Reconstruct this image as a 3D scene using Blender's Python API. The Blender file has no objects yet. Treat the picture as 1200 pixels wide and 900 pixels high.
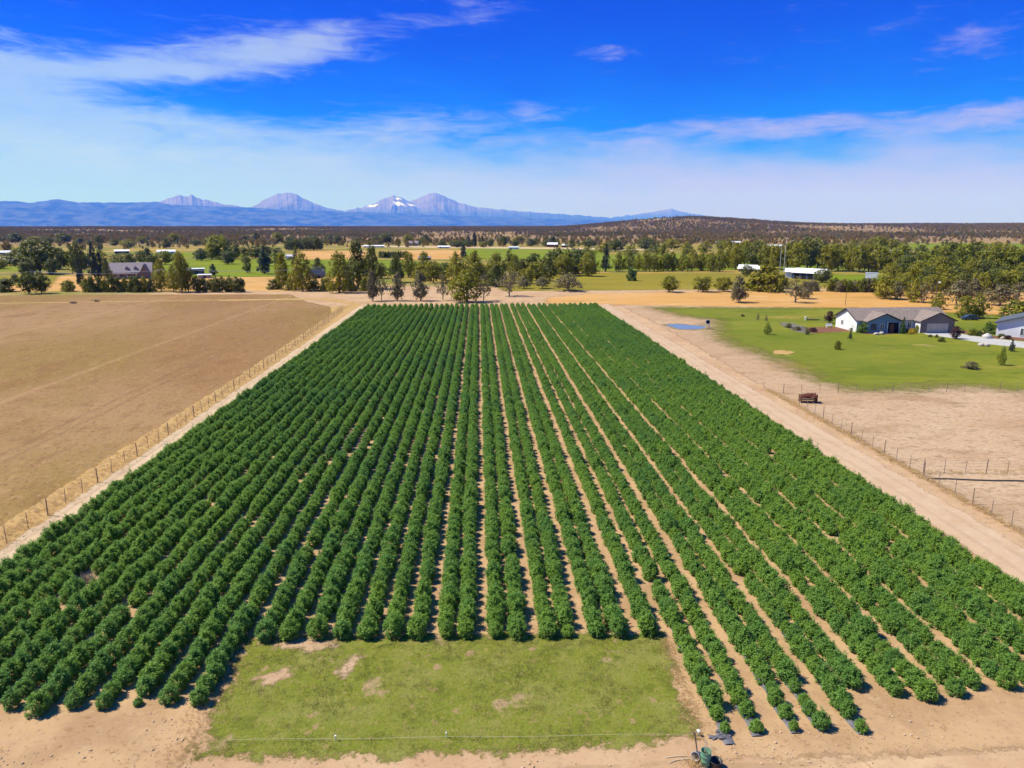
import bpy, math, random
import numpy as np
from mathutils import Vector
R = random.Random(7)
NP = np.random.default_rng(11)
S = bpy.context.scene
COL = S.collection
rad = math.radians

# ------------------------------------------------------------------ camera
EYE = 25.0
FPX, PITCH, YAW = 811.0, math.atan(184 / 811), rad(2.686)
cd = bpy.data.cameras.new('camera')
cam = bpy.data.objects.new('camera', cd)
COL.objects.link(cam)
cam.location = (0, 0, EYE)
cam.rotation_euler = (math.pi / 2 - PITCH, 0, -YAW)
cd.sensor_width = 36
cd.lens = 36 * FPX / 1200
cd.clip_start, cd.clip_end = 0.5, 150000
S.camera = cam


def ray(px, py):
    x, y = (px - 600) / FPX, (450 - py) / FPX
    f, u = y * math.sin(PITCH) + math.cos(PITCH), y * math.cos(PITCH) - math.sin(PITCH)
    return (x * math.cos(YAW) + f * math.sin(YAW), -x * math.sin(YAW) + f * math.cos(YAW), u)


def at(px, py, z=0.0):
    d = ray(px, py)
    t = (z - EYE) / d[2]
    return Vector((d[0] * t, d[1] * t, z))


def depth(x, y):
    """metres along the optical axis for a ground point"""
    fwd = x * math.sin(YAW) + y * math.cos(YAW)
    return fwd * math.cos(PITCH) + EYE * math.sin(PITCH)


def mpp(x, y):
    return depth(x, y) / FPX


# ------------------------------------------------------------------ helpers
def tag(o, label=None, cat=None, group=None, kind=None):
    for k, v in (('label', label), ('category', cat), ('group', group), ('kind', kind)):
        if v:
            o[k] = v
    return o


class MB:
    def __init__(self):
        self.v, self.f, self.m = [], [], []

    def quad(self, a, b, c, d, m=0):
        i = len(self.v)
        self.v += [tuple(a), tuple(b), tuple(c), tuple(d)]
        self.f.append((i, i + 1, i + 2, i + 3))
        self.m.append(m)

    def poly(self, pts, m=0):
        i = len(self.v)
        self.v += [tuple(p) for p in pts]
        self.f.append(tuple(range(i, i + len(pts))))
        self.m.append(m)

    def box(self, x0, x1, y0, y1, z0, z1, m=0):
        i = len(self.v)
        self.v += [(x0, y0, z0), (x1, y0, z0), (x1, y1, z0), (x0, y1, z0), (x0, y0, z1), (x1, y0, z1), (x1, y1, z1), (x0, y1, z1)]
        for f in ((0, 3, 2, 1), (4, 5, 6, 7), (0, 1, 5, 4), (1, 2, 6, 5), (2, 3, 7, 6), (3, 0, 4, 7)):
            self.f.append(tuple(i + k for k in f))
            self.m.append(m)

    def tube(self, pts, rads, n=6, m=0, caps=True):
        rings = []
        P = [Vector(p) for p in pts]
        for k, p in enumerate(P):
            d = (P[min(k + 1, len(P) - 1)] - P[max(k - 1, 0)])
            d = d.normalized() if d.length > 1e-9 else Vector((0, 0, 1))
            a = d.orthogonal().normalized()
            b = d.cross(a)
            i = len(self.v)
            r = rads[k] if isinstance(rads, (list, tuple)) else rads
            for j in range(n):
                t = 2 * math.pi * j / n
                self.v.append(tuple(p + a * (r * math.cos(t)) + b * (r * math.sin(t))))
            rings.append(i)
        for k in range(len(rings) - 1):
            for j in range(n):
                j2 = (j + 1) % n
                self.f.append((rings[k] + j, rings[k] + j2, rings[k + 1] + j2, rings[k + 1] + j))
                self.m.append(m)
        if caps:
            self.f.append(tuple(rings[0] + j for j in reversed(range(n))))
            self.f.append(tuple(rings[-1] + j for j in range(n)))
            self.m += [m, m]

    def lathe(self, prof, n=20, m=0, c=(0, 0)):
        rings = []
        for r, z in prof:
            i = len(self.v)
            for j in range(n):
                t = 2 * math.pi * j / n
                self.v.append((c[0] + r * math.cos(t), c[1] + r * math.sin(t), z))
            rings.append(i)
        for k in range(len(rings) - 1):
            for j in range(n):
                j2 = (j + 1) % n
                self.f.append((rings[k] + j, rings[k] + j2, rings[k + 1] + j2, rings[k + 1] + j))
                self.m.append(m)

    def slab(self, pts, th, m=0):
        """a sheet outline (counter-clockwise from above) given thickness downward"""
        P = [Vector(p) for p in pts]
        Q = [p - Vector((0, 0, th)) for p in P]
        self.poly(P, m)
        self.poly(list(reversed(Q)), m)
        for k in range(len(P)):
            k2 = (k + 1) % len(P)
            self.quad(Q[k], Q[k2], P[k2], P[k], m)

    def blob(self, c, r, seed, sz=(1, 1, 1), m=0, rough=.25, n=7):
        rr = random.Random(seed)
        ph = [(rr.uniform(-1, 1), rr.uniform(-1, 1), rr.uniform(-1, 1), rr.uniform(2, 5), rr.uniform(0, 6)) for _ in range(5)]
        i0 = len(self.v)
        for a in range(n + 1):
            th = math.pi * a / n
            for b in range(2 * n):
                f = math.pi * b / n
                d = (math.sin(th) * math.cos(f), math.sin(th) * math.sin(f), math.cos(th))
                k = 1 + rough * sum(math.sin(p[3] * (d[0] * p[0] + d[1] * p[1] + d[2] * p[2]) + p[4]) for p in ph) / 3
                self.v.append((c[0] + d[0] * r * k * sz[0], c[1] + d[1] * r * k * sz[1], c[2] + d[2] * r * k * sz[2]))
        for a in range(n):
            for b in range(2 * n):
                b2 = (b + 1) % (2 * n)
                self.f.append((i0 + a * 2 * n + b, i0 + (a + 1) * 2 * n + b, i0 + (a + 1) * 2 * n + b2, i0 + a * 2 * n + b2))
                self.m.append(m)

    def mesh(self, name, mats):
        me = bpy.data.meshes.new(name)
        me.from_pydata(self.v, [], self.f)
        for m in (mats if isinstance(mats, (list, tuple)) else [mats]):
            me.materials.append(m)
        me.polygons.foreach_set('material_index', self.m)
        me.update()
        return me

    def build(self, name, mats, parent=None, smooth=False):
        me = self.mesh(name, mats)
        if smooth:
            me.polygons.foreach_set('use_smooth', [True] * len(me.polygons))
        return link(name, me, parent)


def link(name, me, parent=None):
    o = bpy.data.objects.new(name, me)
    COL.objects.link(o)
    if parent:
        o.parent = parent
    return o


def thing(name, label, cat, loc=(0, 0, 0), rz=0.0, group=None):
    o = bpy.data.objects.new(name, None)
    COL.objects.link(o)
    o.location = loc
    o.rotation_euler = (0, 0, rz)
    o.empty_display_size = .3
    return tag(o, label, cat, group)


ORD = ['first', 'second', 'third', 'fourth', 'fifth', 'sixth', 'seventh', 'eighth', 'ninth', 'tenth', 'eleventh', 'twelfth', 'thirteenth', 'fourteenth', 'fifteenth',
       'sixteenth', 'seventeenth', 'eighteenth', 'nineteenth', 'twentieth'] + ['twenty-' + w for w in ('first', 'second', 'third', 'fourth', 'fifth', 'sixth', 'seventh', 'eighth', 'ninth')] + ['thirtieth'] \
    + ['thirty-' + w for w in ('first', 'second', 'third', 'fourth', 'fifth', 'sixth', 'seventh', 'eighth', 'ninth')]


# ------------------------------------------------------------------ materials
class NT:
    """tiny node-tree helper: every method returns an output socket"""

    def __init__(self, tree):
        self.t = tree
        self.n = tree.nodes
        self.l = tree.links

    def node(self, kind, **kw):
        n = self.n.new(kind)
        for k, v in kw.items():
            setattr(n, k, v)
        return n

    def put(self, sock, v):
        if isinstance(v, bpy.types.NodeSocket):
            self.l.new(v, sock)
        elif v is not None:
            if hasattr(sock, 'default_value') and isinstance(v, (tuple, list)) and len(v) == 3 and sock.type == 'RGBA':
                v = (*v, 1)
            sock.default_value = v

    def math(self, op, a, b=None, c=None, clamp=False):
        n = self.node('ShaderNodeMath', operation=op, use_clamp=clamp)
        for i, v in enumerate((a, b, c)):
            if v is not None:
                self.put(n.inputs[i], v)
        return n.outputs[0]

    def mix(self, f, a, b, blend='MIX'):
        n = self.node('ShaderNodeMix', data_type='RGBA', blend_type=blend)
        self.put(n.inputs[0], f)
        self.put(n.inputs[6], a)
        self.put(n.inputs[7], b)
        return n.outputs[2]

    def noise(self, vec, scale, detail=4, rough=.55, dist=0.0):
        n = self.node('ShaderNodeTexNoise')
        self.put(n.inputs['Vector'], vec)
        n.inputs['Scale'].default_value = scale
        n.inputs['Detail'].default_value = detail
        n.inputs['Roughness'].default_value = rough
        n.inputs['Distortion'].default_value = dist
        return n.outputs['Fac']

    def step(self, v, lo, hi):
        n = self.node('ShaderNodeMapRange', interpolation_type='SMOOTHSTEP')
        self.put(n.inputs[0], v)
        n.inputs[1].default_value, n.inputs[2].default_value = lo, hi
        return n.outputs[0]

    def scalevec(self, vec, s):
        n = self.node('ShaderNodeVectorMath', operation='MULTIPLY')
        self.put(n.inputs[0], vec)
        n.inputs[1].default_value = s
        return n.outputs[0]


def new_mat(name):
    m = bpy.data.materials.new(name)
    m.use_nodes = True
    nt = NT(m.node_tree)
    b = next(n for n in m.node_tree.nodes if n.type == 'BSDF_PRINCIPLED')
    b.inputs['Specular IOR Level'].default_value = .25
    pos = nt.node('ShaderNodeNewGeometry').outputs['Position']
    return m, nt, b, pos


def mat(name, c1, c2=None, scale=2.0, rough=.85, fine=None, spec=.2, metal=0.0, bump=0.0):
    m, nt, b, pos = new_mat(name)
    tc = nt.node('ShaderNodeTexCoord').outputs['Object']
    c2 = c2 or tuple(x * .8 for x in c1)
    col = nt.mix(nt.step(nt.noise(tc, scale), .35, .65), c1, c2)
    if fine:
        col = nt.mix(nt.math('MULTIPLY', nt.step(nt.noise(tc, fine), .4, .7), .5), col, tuple(x * .6 for x in c2))
    nt.put(b.inputs['Base Color'], col)
    b.inputs['Roughness'].default_value = rough
    b.inputs['Specular IOR Level'].default_value = spec
    b.inputs['Metallic'].default_value = metal
    return m


def leaf_mat(name, light, dark, alt, trans=.25, patch=.06):
    """foliage: colour varies leaf by leaf, plant by plant and over the ground in large patches"""
    m, nt, b, pos = new_mat(name)
    shade = nt.node('ShaderNodeAttribute', attribute_name='leaf').outputs['Fac']
    rnd = nt.node('ShaderNodeObjectInfo').outputs['Random']
    col = nt.mix(shade, dark, light)
    col = nt.mix(nt.math('MULTIPLY', rnd, .55), col, alt)
    big = nt.step(nt.noise(pos, patch, 3), .35, .65)
    col = nt.mix(nt.math('MULTIPLY', big, .45), col, tuple(x * 1.2 for x in alt))
    nt.put(b.inputs['Base Color'], col)
    b.inputs['Roughness'].default_value = .6
    b.inputs['Specular IOR Level'].default_value = .25
    tr = nt.node('ShaderNodeBsdfTranslucent')
    nt.put(tr.inputs['Color'], nt.mix(.5, col, tuple(x * 1.4 for x in light)))
    mx = nt.node('ShaderNodeMixShader')
    mx.inputs[0].default_value = trans
    nt.l.new(b.outputs[0], mx.inputs[1])
    nt.l.new(tr.outputs[0], mx.inputs[2])
    out = next(n for n in m.node_tree.nodes if n.type == 'OUTPUT_MATERIAL')
    nt.l.new(mx.outputs[0], out.inputs['Surface'])
    return m


ALBEDO = .84


def land_mat(name, layers, rough=.95, ruts=None, soft=1.0, fuzz=True, bump=.3, bscale=2.0, stretch=(1, 1, 1)):
    """ground cover: base colour, then (colour, noise scale, lo, hi, amount) layers; ragged edge from the 'edge' attribute"""
    m, nt, b, pos = new_mat(name)
    p = nt.scalevec(pos, stretch)
    K = ALBEDO
    col = tuple(v * K for v in layers[0])
    for c, sc, lo, hi, amt in layers[1:]:
        c = tuple(v * K for v in c)
        col = nt.mix(nt.math('MULTIPLY', nt.step(nt.noise(p, sc, 5, .6), lo, hi), amt), col, c)
    if ruts:
        sx = nt.node('ShaderNodeSeparateXYZ')
        nt.l.new(pos, sx.inputs[0])
        wob = nt.math('MULTIPLY', nt.math('SUBTRACT', nt.noise(pos, .06, 2), .5), 1.4)
        for axis_, centre, wid, c, amt in ruts:
            d = nt.math('ABSOLUTE', nt.math('SUBTRACT', nt.math('ADD', sx.outputs[axis_], wob), centre))
            k = nt.math('MULTIPLY', nt.step(d, wid, wid * .45), nt.step(nt.noise(pos, .8, 4, .6), .3, .6))
            col = nt.mix(nt.math('MULTIPLY', k, amt), col, c)
    nt.put(b.inputs['Base Color'], col)
    b.inputs['Roughness'].default_value = rough
    b.inputs['Specular IOR Level'].default_value = .1
    if fuzz:
        e = nt.node('ShaderNodeAttribute', attribute_name='edge').outputs['Fac']
        k = nt.math('ADD', e, nt.math('MULTIPLY', nt.math('SUBTRACT', nt.noise(pos, .35, 5, .65), .5), 3.2))
        k = nt.math('ADD', k, nt.math('MULTIPLY', nt.math('SUBTRACT', nt.noise(pos, 2.5, 4, .6), .5), 1.6))
        nt.put(b.inputs['Alpha'], nt.step(k, -.25 * soft, .35 * soft))
    if bump:
        bp = nt.node('ShaderNodeBump')
        bp.inputs['Strength'].default_value = bump
        bp.inputs['Distance'].default_value = .1
        nt.put(bp.inputs['Height'], nt.noise(pos, bscale, 5, .65))
        nt.l.new(bp.outputs[0], b.inputs['Normal'])
    return m


# ------------------------------------------------------------------ ground sheets
def poly_sdf(X, Y, poly):
    d = np.full(X.shape, 1e9)
    inside = np.zeros(X.shape, bool)
    n = len(poly)
    for i in range(n):
        x0, y0 = poly[i][0], poly[i][1]
        x1, y1 = poly[(i + 1) % n][0], poly[(i + 1) % n][1]
        ex, ey = x1 - x0, y1 - y0
        t = np.clip(((X - x0) * ex + (Y - y0) * ey) / (ex * ex + ey * ey + 1e-12), 0, 1)
        d = np.minimum(d, np.hypot(X - x0 - t * ex, Y - y0 - t * ey))
        c = (y0 > Y) != (y1 > Y)
        with np.errstate(divide='ignore', invalid='ignore'):
            inside ^= c & (X < (x1 - x0) * (Y - y0) / (y1 - y0 + 1e-12) + x0)
    return np.where(inside, d, -d)


def sheet(name, label, cat, poly, z, m, res=80, fuzz=1.0, kind='structure'):
    P = np.array([(p[0], p[1]) for p in poly], float)
    lo, hi = P.min(0) - 1.5 * fuzz, P.max(0) + 1.5 * fuzz
    asp = (hi[0] - lo[0]) / (hi[1] - lo[1])
    nx = int(np.clip(res * math.sqrt(asp), 6, 260))
    ny = int(np.clip(res / math.sqrt(asp), 6, 260))
    X, Y = np.meshgrid(np.linspace(lo[0], hi[0], nx), np.linspace(lo[1], hi[1], ny))
    sd = poly_sdf(X, Y, P) / fuzz
    idx = np.arange(nx * ny).reshape(ny, nx)
    q = np.stack([idx[:-1, :-1], idx[:-1, 1:], idx[1:, 1:], idx[1:, :-1]], -1).reshape(-1, 4)
    q = q[(sd.ravel()[q] > -1.6).any(1)]
    used, inv = np.unique(q, return_inverse=True)
    q = inv.reshape(-1, 4)
    V = np.stack([X.ravel()[used], Y.ravel()[used], np.full(len(used), z)], -1)
    o = grid_mesh(name, V, q, m)
    a = o.data.attributes.new('edge', 'FLOAT', 'POINT')
    a.data.foreach_set('value', np.clip(sd.ravel()[used], -4, 4).astype(np.float32))
    return tag(o, label, cat, None, kind)


def grid_mesh(name, V, q, m, smooth=False):
    me = bpy.data.meshes.new(name)
    me.vertices.add(len(V))
    me.vertices.foreach_set('co', np.asarray(V, np.float32).ravel())
    me.loops.add(q.size)
    me.loops.foreach_set('vertex_index', q.astype(np.int32).ravel())
    me.polygons.add(len(q))
    me.polygons.foreach_set('loop_start', np.arange(0, q.size, q.shape[1], dtype=np.int32))
    if smooth:
        me.polygons.foreach_set('use_smooth', np.ones(len(q), bool))
    me.update(calc_edges=True)
    me.validate()
    for k in (m if isinstance(m, (list, tuple)) else [m]):
        me.materials.append(k)
    return link(name, me)


def vnoise(x, y, seed=0):
    """smooth fractal value noise, numpy"""
    out, amp, tot = 0, 1.0, 0
    for o in range(5):
        rs = np.random.default_rng(seed * 31 + o)
        T = rs.random((64, 64))
        xi, yi = np.floor(x).astype(int), np.floor(y).astype(int)
        fx, fy = x - xi, y - yi
        fx, fy = fx * fx * (3 - 2 * fx), fy * fy * (3 - 2 * fy)
        a, b = T[xi % 64, yi % 64], T[(xi + 1) % 64, yi % 64]
        c, d = T[xi % 64, (yi + 1) % 64], T[(xi + 1) % 64, (yi + 1) % 64]
        out = out + amp * ((a * (1 - fx) + b * fx) * (1 - fy) + (c * (1 - fx) + d * fx) * fy)
        tot += amp
        amp *= .5
        x, y = x * 2.03 + 7.1, y * 2.03 + 3.3
    return out / tot


def smooth(a, b, t):
    k = np.clip((t - a) / (b - a), 0, 1)
    return k * k * (3 - 2 * k)


def ground_z(x, y):
    x, y = np.asarray(x, float), np.asarray(y, float)
    d = np.hypot(x, y)
    az = np.degrees(np.arctan2(x, y))
    z = smooth(1300, 4200, d) * (21 + 5 * (vnoise(x / 900 + 40, y / 900 + 40, 3) - .5) * 2)
    z = z + smooth(2200, 4200, d) * 16 * smooth(4, 20, az) * smooth(62, 44, az)
    # rounded juniper-covered hill
    hx, hy = 950, 3150
    a = ((x - hx) * math.cos(.29) - (y - hy) * math.sin(.29)) / 430
    b = ((x - hx) * math.sin(.29) + (y - hy) * math.cos(.29)) / 520
    z = z + 42 * np.exp(-(a * a) - b * b) * (0.85 + .3 * vnoise(x / 160, y / 160, 8))
    z = z * (1 - smooth(5200, 9000, d)) * smooth(-200, 400, y)
    return z


# ---- base ground out to the horizon
def axis(n, near, far):
    t = np.linspace(-1, 1, n)
    k = math.asinh(far / near)
    return near * np.sinh(k * t)


gx = axis(260, 500, 70000)
gy = np.concatenate([np.linspace(-1500, 1200, 40), np.geomspace(1260, 70000, 150)])
X, Y = np.meshgrid(gx, gy)
Z = ground_z(X, Y)
idx = np.arange(X.size).reshape(X.shape)
quads = np.stack([idx[:-1, :-1], idx[:-1, 1:], idx[1:, 1:], idx[1:, :-1]], -1).reshape(-1, 4)
m, nt, b, pos = new_mat('ground_soil')
near = nt.mix(nt.step(nt.noise(pos, .12, 6, .62), .38, .62), (.455, .305, .18), (.39, .245, .14))
near = nt.mix(nt.math('MULTIPLY', nt.step(nt.noise(pos, .9, 6, .68), .52, .70), .6), near, (.27, .18, .09))
near = nt.mix(nt.math('MULTIPLY', nt.step(nt.noise(pos, .35, 5, .6), .55, .72), .55), near, (.54, .375, .22))
near = nt.mix(nt.math('MULTIPLY', nt.step(nt.noise(pos, 4.0, 5, .75), .52, .70), .55), near, (.28, .165, .08))
sx_ = nt.node('ShaderNodeSeparateXYZ')
nt.l.new(pos, sx_.inputs[0])
wob_ = nt.math('MULTIPLY', nt.math('SUBTRACT', nt.noise(pos, .09, 2), .5), 2.2)
for yc, amt in ((27.7, .55), (26.3, .55), (30.9, .35), (25.2, .4)):
    d_ = nt.math('ABSOLUTE', nt.math('SUBTRACT', nt.math('ADD', sx_.outputs['Y'], wob_), yc))
    near = nt.mix(nt.math('MULTIPLY', nt.math('MULTIPLY', nt.step(d_, .24, .10), nt.step(nt.noise(pos, .5, 4, .6), .36, .6)), amt), near, (.29, .19, .105))
dry = nt.mix(nt.step(nt.noise(pos, .012, 5, .6), .40, .60), (.36, .225, .055), (.20, .175, .035))
dry = nt.mix(nt.step(nt.noise(pos, .03, 4, .6), .48, .62), dry, (.13, .15, .022))
scrub = nt.mix(nt.step(nt.noise(pos, .004, 6, .65), .40, .62), (.21, .130, .052), (.29, .19, .080))
scrub = nt.mix(nt.math('MULTIPLY', nt.step(nt.noise(pos, .02, 5, .7), .54, .66), .6), scrub, (.09, .06, .03))
dv = nt.node('ShaderNodeVectorMath', operation='LENGTH')
nt.l.new(pos, dv.inputs[0])
dist = nt.math('ADD', dv.outputs['Value'], nt.math('MULTIPLY', nt.math('SUBTRACT', nt.noise(pos, .02, 4), .5), 90))
col = nt.mix(nt.step(dist, 285, 330), near, dry)
dist2 = nt.math('ADD', dv.outputs['Value'], nt.math('MULTIPLY', nt.math('SUBTRACT', nt.noise(pos, .004, 4), .5), 700))
col = nt.mix(nt.step(dist2, 950, 1350), col, scrub)
nt.put(b.inputs['Base Color'], col)
b.inputs['Roughness'].default_value = .95
b.inputs['Specular IOR Level'].default_value = .1
bp = nt.node('ShaderNodeBump')
bp.inputs['Strength'].default_value = .35
bp.inputs['Distance'].default_value = .12
nt.put(bp.inputs['Height'], nt.noise(pos, 2.2, 6, .7))
nt.l.new(bp.outputs[0], b.inputs['Normal'])
o = grid_mesh('ground', np.stack([X.ravel(), Y.ravel(), Z.ravel()], -1), quads, m, True)
tag(o, 'bare tan dirt and dry scrub plain reaching to the horizon', 'ground', None, 'structure')

# ---- materials for the land sheets
M = {}
M['pasture'] = land_mat('pasture_soil', [(.275, .150, .060), ((.36, .22, .105), .02, .4, .62, .8), ((.25, .165, .040), .028, .46, .62, .7), ((.22, .105, .040), .11, .54, .70, .6), ((.19, .095, .036), .55, .50, .68, .6), ((.43, .26, .12), 1.1, .52, .70, .65), ((.15, .08, .032), 2.4, .52, .68, .7), ((.50, .34, .18), 4.5, .56, .70, .6)],
                        bump=.7, bscale=1.4, stretch=(1, .45, 1), soft=1.5, ruts=[('X', -52, .5, (.17, .09, .045), .45), ('X', -54, .5, (.17, .09, .045), .45), ('X', -70, .8, (.40, .25, .13), .4), ('X', -88, .6, (.19, .10, .045), .4), ('X', -90.2, .6, (.19, .10, .045), .4), ('X', -112, 1.0, (.38, .24, .12), .4), ('X', -135, 1.0, (.19, .11, .05), .4)])
M['path'] = land_mat('pale_sand', [(.585, .435, .28), ((.50, .35, .215), .25, .4, .65, .7), ((.66, .50, .33), 1.1, .52, .68, .6), ((.40, .26, .14), 4.0, .6, .75, .4)], bump=.35, ruts=[('X', -37.4, .3, (.36, .245, .15), .6), ('X', -35.9, .3, (.36, .245, .15), .6)])
M['road'] = land_mat('pale_road_dirt', [(.55, .39, .255), ((.49, .32, .20), .2, .4, .65, .7), ((.60, .45, .32), .9, .52, .68, .6), ((.36, .22, .13), 3.5, .62, .75, .35)], bump=.35, ruts=[('X', 40.0, .35, (.36, .25, .16), .55), ('X', 41.7, .35, (.36, .25, .16), .55)])
M['dry'] = land_mat('dry_grass', [(.50, .32, .125), ((.42, .25, .09), .5, .4, .62, .8), ((.58, .40, .19), 1.8, .5, .68, .6), ((.30, .17, .065), 3.5, .56, .72, .5)], bump=.6, bscale=3)
M['soil'] = land_mat('field_soil', [(.50, .325, .175), ((.37, .225, .12), .3, .4, .62, .8), ((.52, .355, .21), 1.2, .54, .7, .6), ((.26, .155, .08), 3.5, .54, .70, .6)], bump=.4)
M['turf'] = land_mat('foreground_turf', [(.185, .205, .026), ((.235, .235, .055), .35, .45, .62, .8), ((.155, .175, .022), 1.3, .50, .66, .6), ((.31, .25, .08), 2.6, .52, .66, .6), ((.11, .125, .018), 4, .52, .68, .7), ((.36, .30, .12), 7, .56, .70, .6), ((.10, .12, .016), .55, .56, .68, .5), ((.42, .285, .165), .24, .60, .67, .9), ((.36, .235, .125), .85, .61, .68, .85)],
                       bump=.8, bscale=6)
M['lawn'] = land_mat('lawn_grass', [(.165, .188, .016), ((.225, .225, .022), .05, .42, .62, .9), ((.115, .155, .008), .11, .50, .64, .8), ((.34, .25, .05), .045, .54, .64, .75), ((.27, .22, .03), .22, .57, .68, .6), ((.105, .14, .010), .7, .5, .66, .6), ((.40, .28, .11), .13, .63, .70, .6)],
                       bump=.4, bscale=3, stretch=(.45, 1, 1), soft=4.5)
M['tan'] = land_mat('tan_paddock', [(.48, .315, .19), ((.54, .38, .245), .05, .4, .62, .8), ((.35, .215, .115), .13, .50, .66, .7), ((.32, .21, .115), .45, .55, .68, .6), ((.58, .43, .27), .33, .57, .7, .6), ((.24, .165, .085), 1.0, .55, .68, .7), ((.27, .175, .095), 2.8, .50, .66, .7)], bump=.4, stretch=(.6, 1, 1))
M['gold'] = land_mat('golden_stubble', [(.56, .30, .085), ((.60, .35, .14), .03, .4, .62, .8), ((.40, .23, .06), .07, .50, .66, .8), ((.62, .42, .20), .16, .54, .68, .7), ((.36, .22, .075), .5, .54, .7, .5)], bump=.3, stretch=(.35, 1, 1))
M['green'] = land_mat('irrigated_green', [(.17, .215, .008), ((.22, .245, .010), .02, .4, .62, .8), ((.10, .15, .008), .06, .5, .66, .6)], bump=.2, stretch=(.4, 1, 1))
M['olive'] = land_mat('olive_meadow', [(.23, .19, .018), ((.29, .23, .025), .02, .4, .62, .8), ((.17, .17, .02), .05, .5, .66, .7), ((.36, .24, .055), .07, .57, .7, .5)], bump=.2, stretch=(.35, 1, 1))
M['mud'] = land_mat('pond_mud', [(.24, .17, .085), ((.34, .25, .10), .5, .42, .62, .8), ((.14, .13, .04), 1.2, .52, .68, .7)], bump=.4)
M['concrete'] = land_mat('concrete_drive', [(.50, .48, .46), ((.43, .41, .39), .4, .4, .62, .7)], bump=0)
M['mulch'] = land_mat('bark_mulch', [(.22, .10, .06), ((.16, .075, .05), .7, .4, .62, .8), ((.30, .18, .12), 2, .55, .7, .5)], bump=.4)
M['grey_bed'] = land_mat('gravel_bed', [(.20, .17, .15), ((.13, .14, .10), .7, .4, .62, .8), ((.30, .25, .22), 2, .55, .7, .5)], bump=.4)


def A(*pp):
    return [at(*p) for p in pp]


# far fields first (lowest), near ones on top
sheet('meadow', 'dry golden strip behind the trees at the far edge of the brown pasture', 'meadow', A((-40, 341), (420, 341), (420, 325), (250, 324), (110, 324), (-40, 322)), .010, M['gold'], 90, 4)
sheet('meadow', 'yellow green strip at the far left behind the roadside trees', 'meadow', A((-60, 336), (62, 333), (70, 322), (-60, 320)), .016, M['olive'], 60, 3)
sheet('meadow', 'bright green field above the yellow strip at the far left', 'meadow', A((-60, 318), (45, 318), (80, 313), (-60, 311)), .020, M['green'], 60, 4)
sheet('meadow', 'wide bright green field right of the gray roofed farmhouse', 'meadow', A((168, 326), (330, 324), (420, 322), (560, 321), (540, 309), (440, 304), (210, 304), (178, 312)), .024, M['green'], 90, 5)
sheet('meadow', 'narrow green field between two pale barns far behind', 'meadow', A((165, 302), (335, 301), (330, 296), (185, 296)), .030, M['green'], 60, 6)
sheet('meadow', 'golden stubble patch behind the dark pines', 'meadow', A((340, 304), (430, 304), (430, 294), (350, 294)), .034, M['gold'], 50, 6)
sheet('meadow', 'golden stubble field beside the dark hedge row', 'meadow', A((462, 304), (540, 304), (545, 293), (470, 293)), .034, M['gold'], 50, 6)
sheet('meadow', 'long green field below the pale road', 'meadow', A((440, 296), (560, 304), (720, 306), (700, 292), (560, 291)), .030, M['green'], 80, 6)
sheet('meadow', 'green field behind the row of olive trees', 'meadow', A((650, 318), (1000, 316), (960, 298), (690, 298)), .026, M['green'], 80, 6)
sheet('meadow', 'broad olive yellow meadow beyond the field between two tree rows', 'meadow', A((590, 341), (760, 340), (905, 338), (1000, 334), (1010, 322), (690, 320), (560, 324)), .026, M['olive'], 90, 4)
sheet('meadow', 'green strip beyond the trailer', 'meadow', A((960, 330), (1240, 330), (1240, 322), (960, 322)), .034, M['green'], 60, 4)
sheet('meadow', 'golden dry grass field behind the lawn and the ranch house', 'meadow', A((640, 356), (760, 358), (980, 361), (1120, 374), (1260, 380), (1260, 346), (1040, 341), (900, 341), (690, 344), (640, 349)), .014, M['gold'], 110, 3)
sheet('meadow', 'flat green field along the foot of the scrub ridge', 'meadow', A((985, 291), (1300, 295), (1300, 285.5), (1000, 285)), .040, M['green'], 60, 10)
sheet('road', 'pale gravel road crossing the valley behind the far trees', 'road', A((420, 289.3), (560, 291), (700, 292.3), (790, 294), (790, 292.6), (700, 290.6), (560, 289.2), (420, 287.6)), .044, M['path'], 90, 3)
sheet('field', 'brown ploughed pasture left of the wire fence', 'field', [(-40.3, 20), (-40.6, 120), (-42.5, 200), (-46, 222), (-60, 242), (-72, 268), (-140, 270), (-330, 262), (-330, 20)], .006, M['pasture'], 150, 1.2)
sheet('verge', 'strip of dry yellow grass under the left wire fence', 'verge', [(-41.2, 15), (-41.6, 120), (-43.5, 205), (-48, 225), (-40, 232), (-37.4, 225), (-37.6, 15)], .010, M['dry'], 160, .55)
sheet('path', 'pale sandy track between the left fence and the crop', 'path', [(-38.1, 15), (-38.3, 120), (-39, 226), (-32, 229), (-34.2, 224), (-34.6, 15)], .014, M['path'], 160, .45)
sheet('path', 'pale track curving off the far corner of the brown pasture', 'path', A((255, 352), (330, 350), (385, 349), (425, 356), (412, 357), (380, 351.5), (330, 351.4), (255, 352.9)), .018, M['dry'], 90, 1.0)
sheet('path', 'thin pale track along the far side of the brown pasture', 'path', A((-40, 355.7), (150, 352.8), (310, 350.3), (310, 350.9), (150, 353.5), (-40, 356.5)), .012, M['dry'], 120, .9)
sheet('soil', 'tan soil between the crop rows', 'soil', [(-35, 26), (-14.5, 26), (-14.5, 38.7), (11.2, 38.7), (11.0, 28), (38.7, 28), (38.7, 224), (-34.8, 224)], .005, M['soil'], 160, .6)
sheet('paddock', 'bare pinkish tan paddock beyond the right wire fence', 'paddock', [(45, 25), (45.2, 102), (47, 170), (46, 226), (60, 226), (80, 105), (170, 100), (170, 25)], .007, M['tan'], 150, 1.2)
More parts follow.
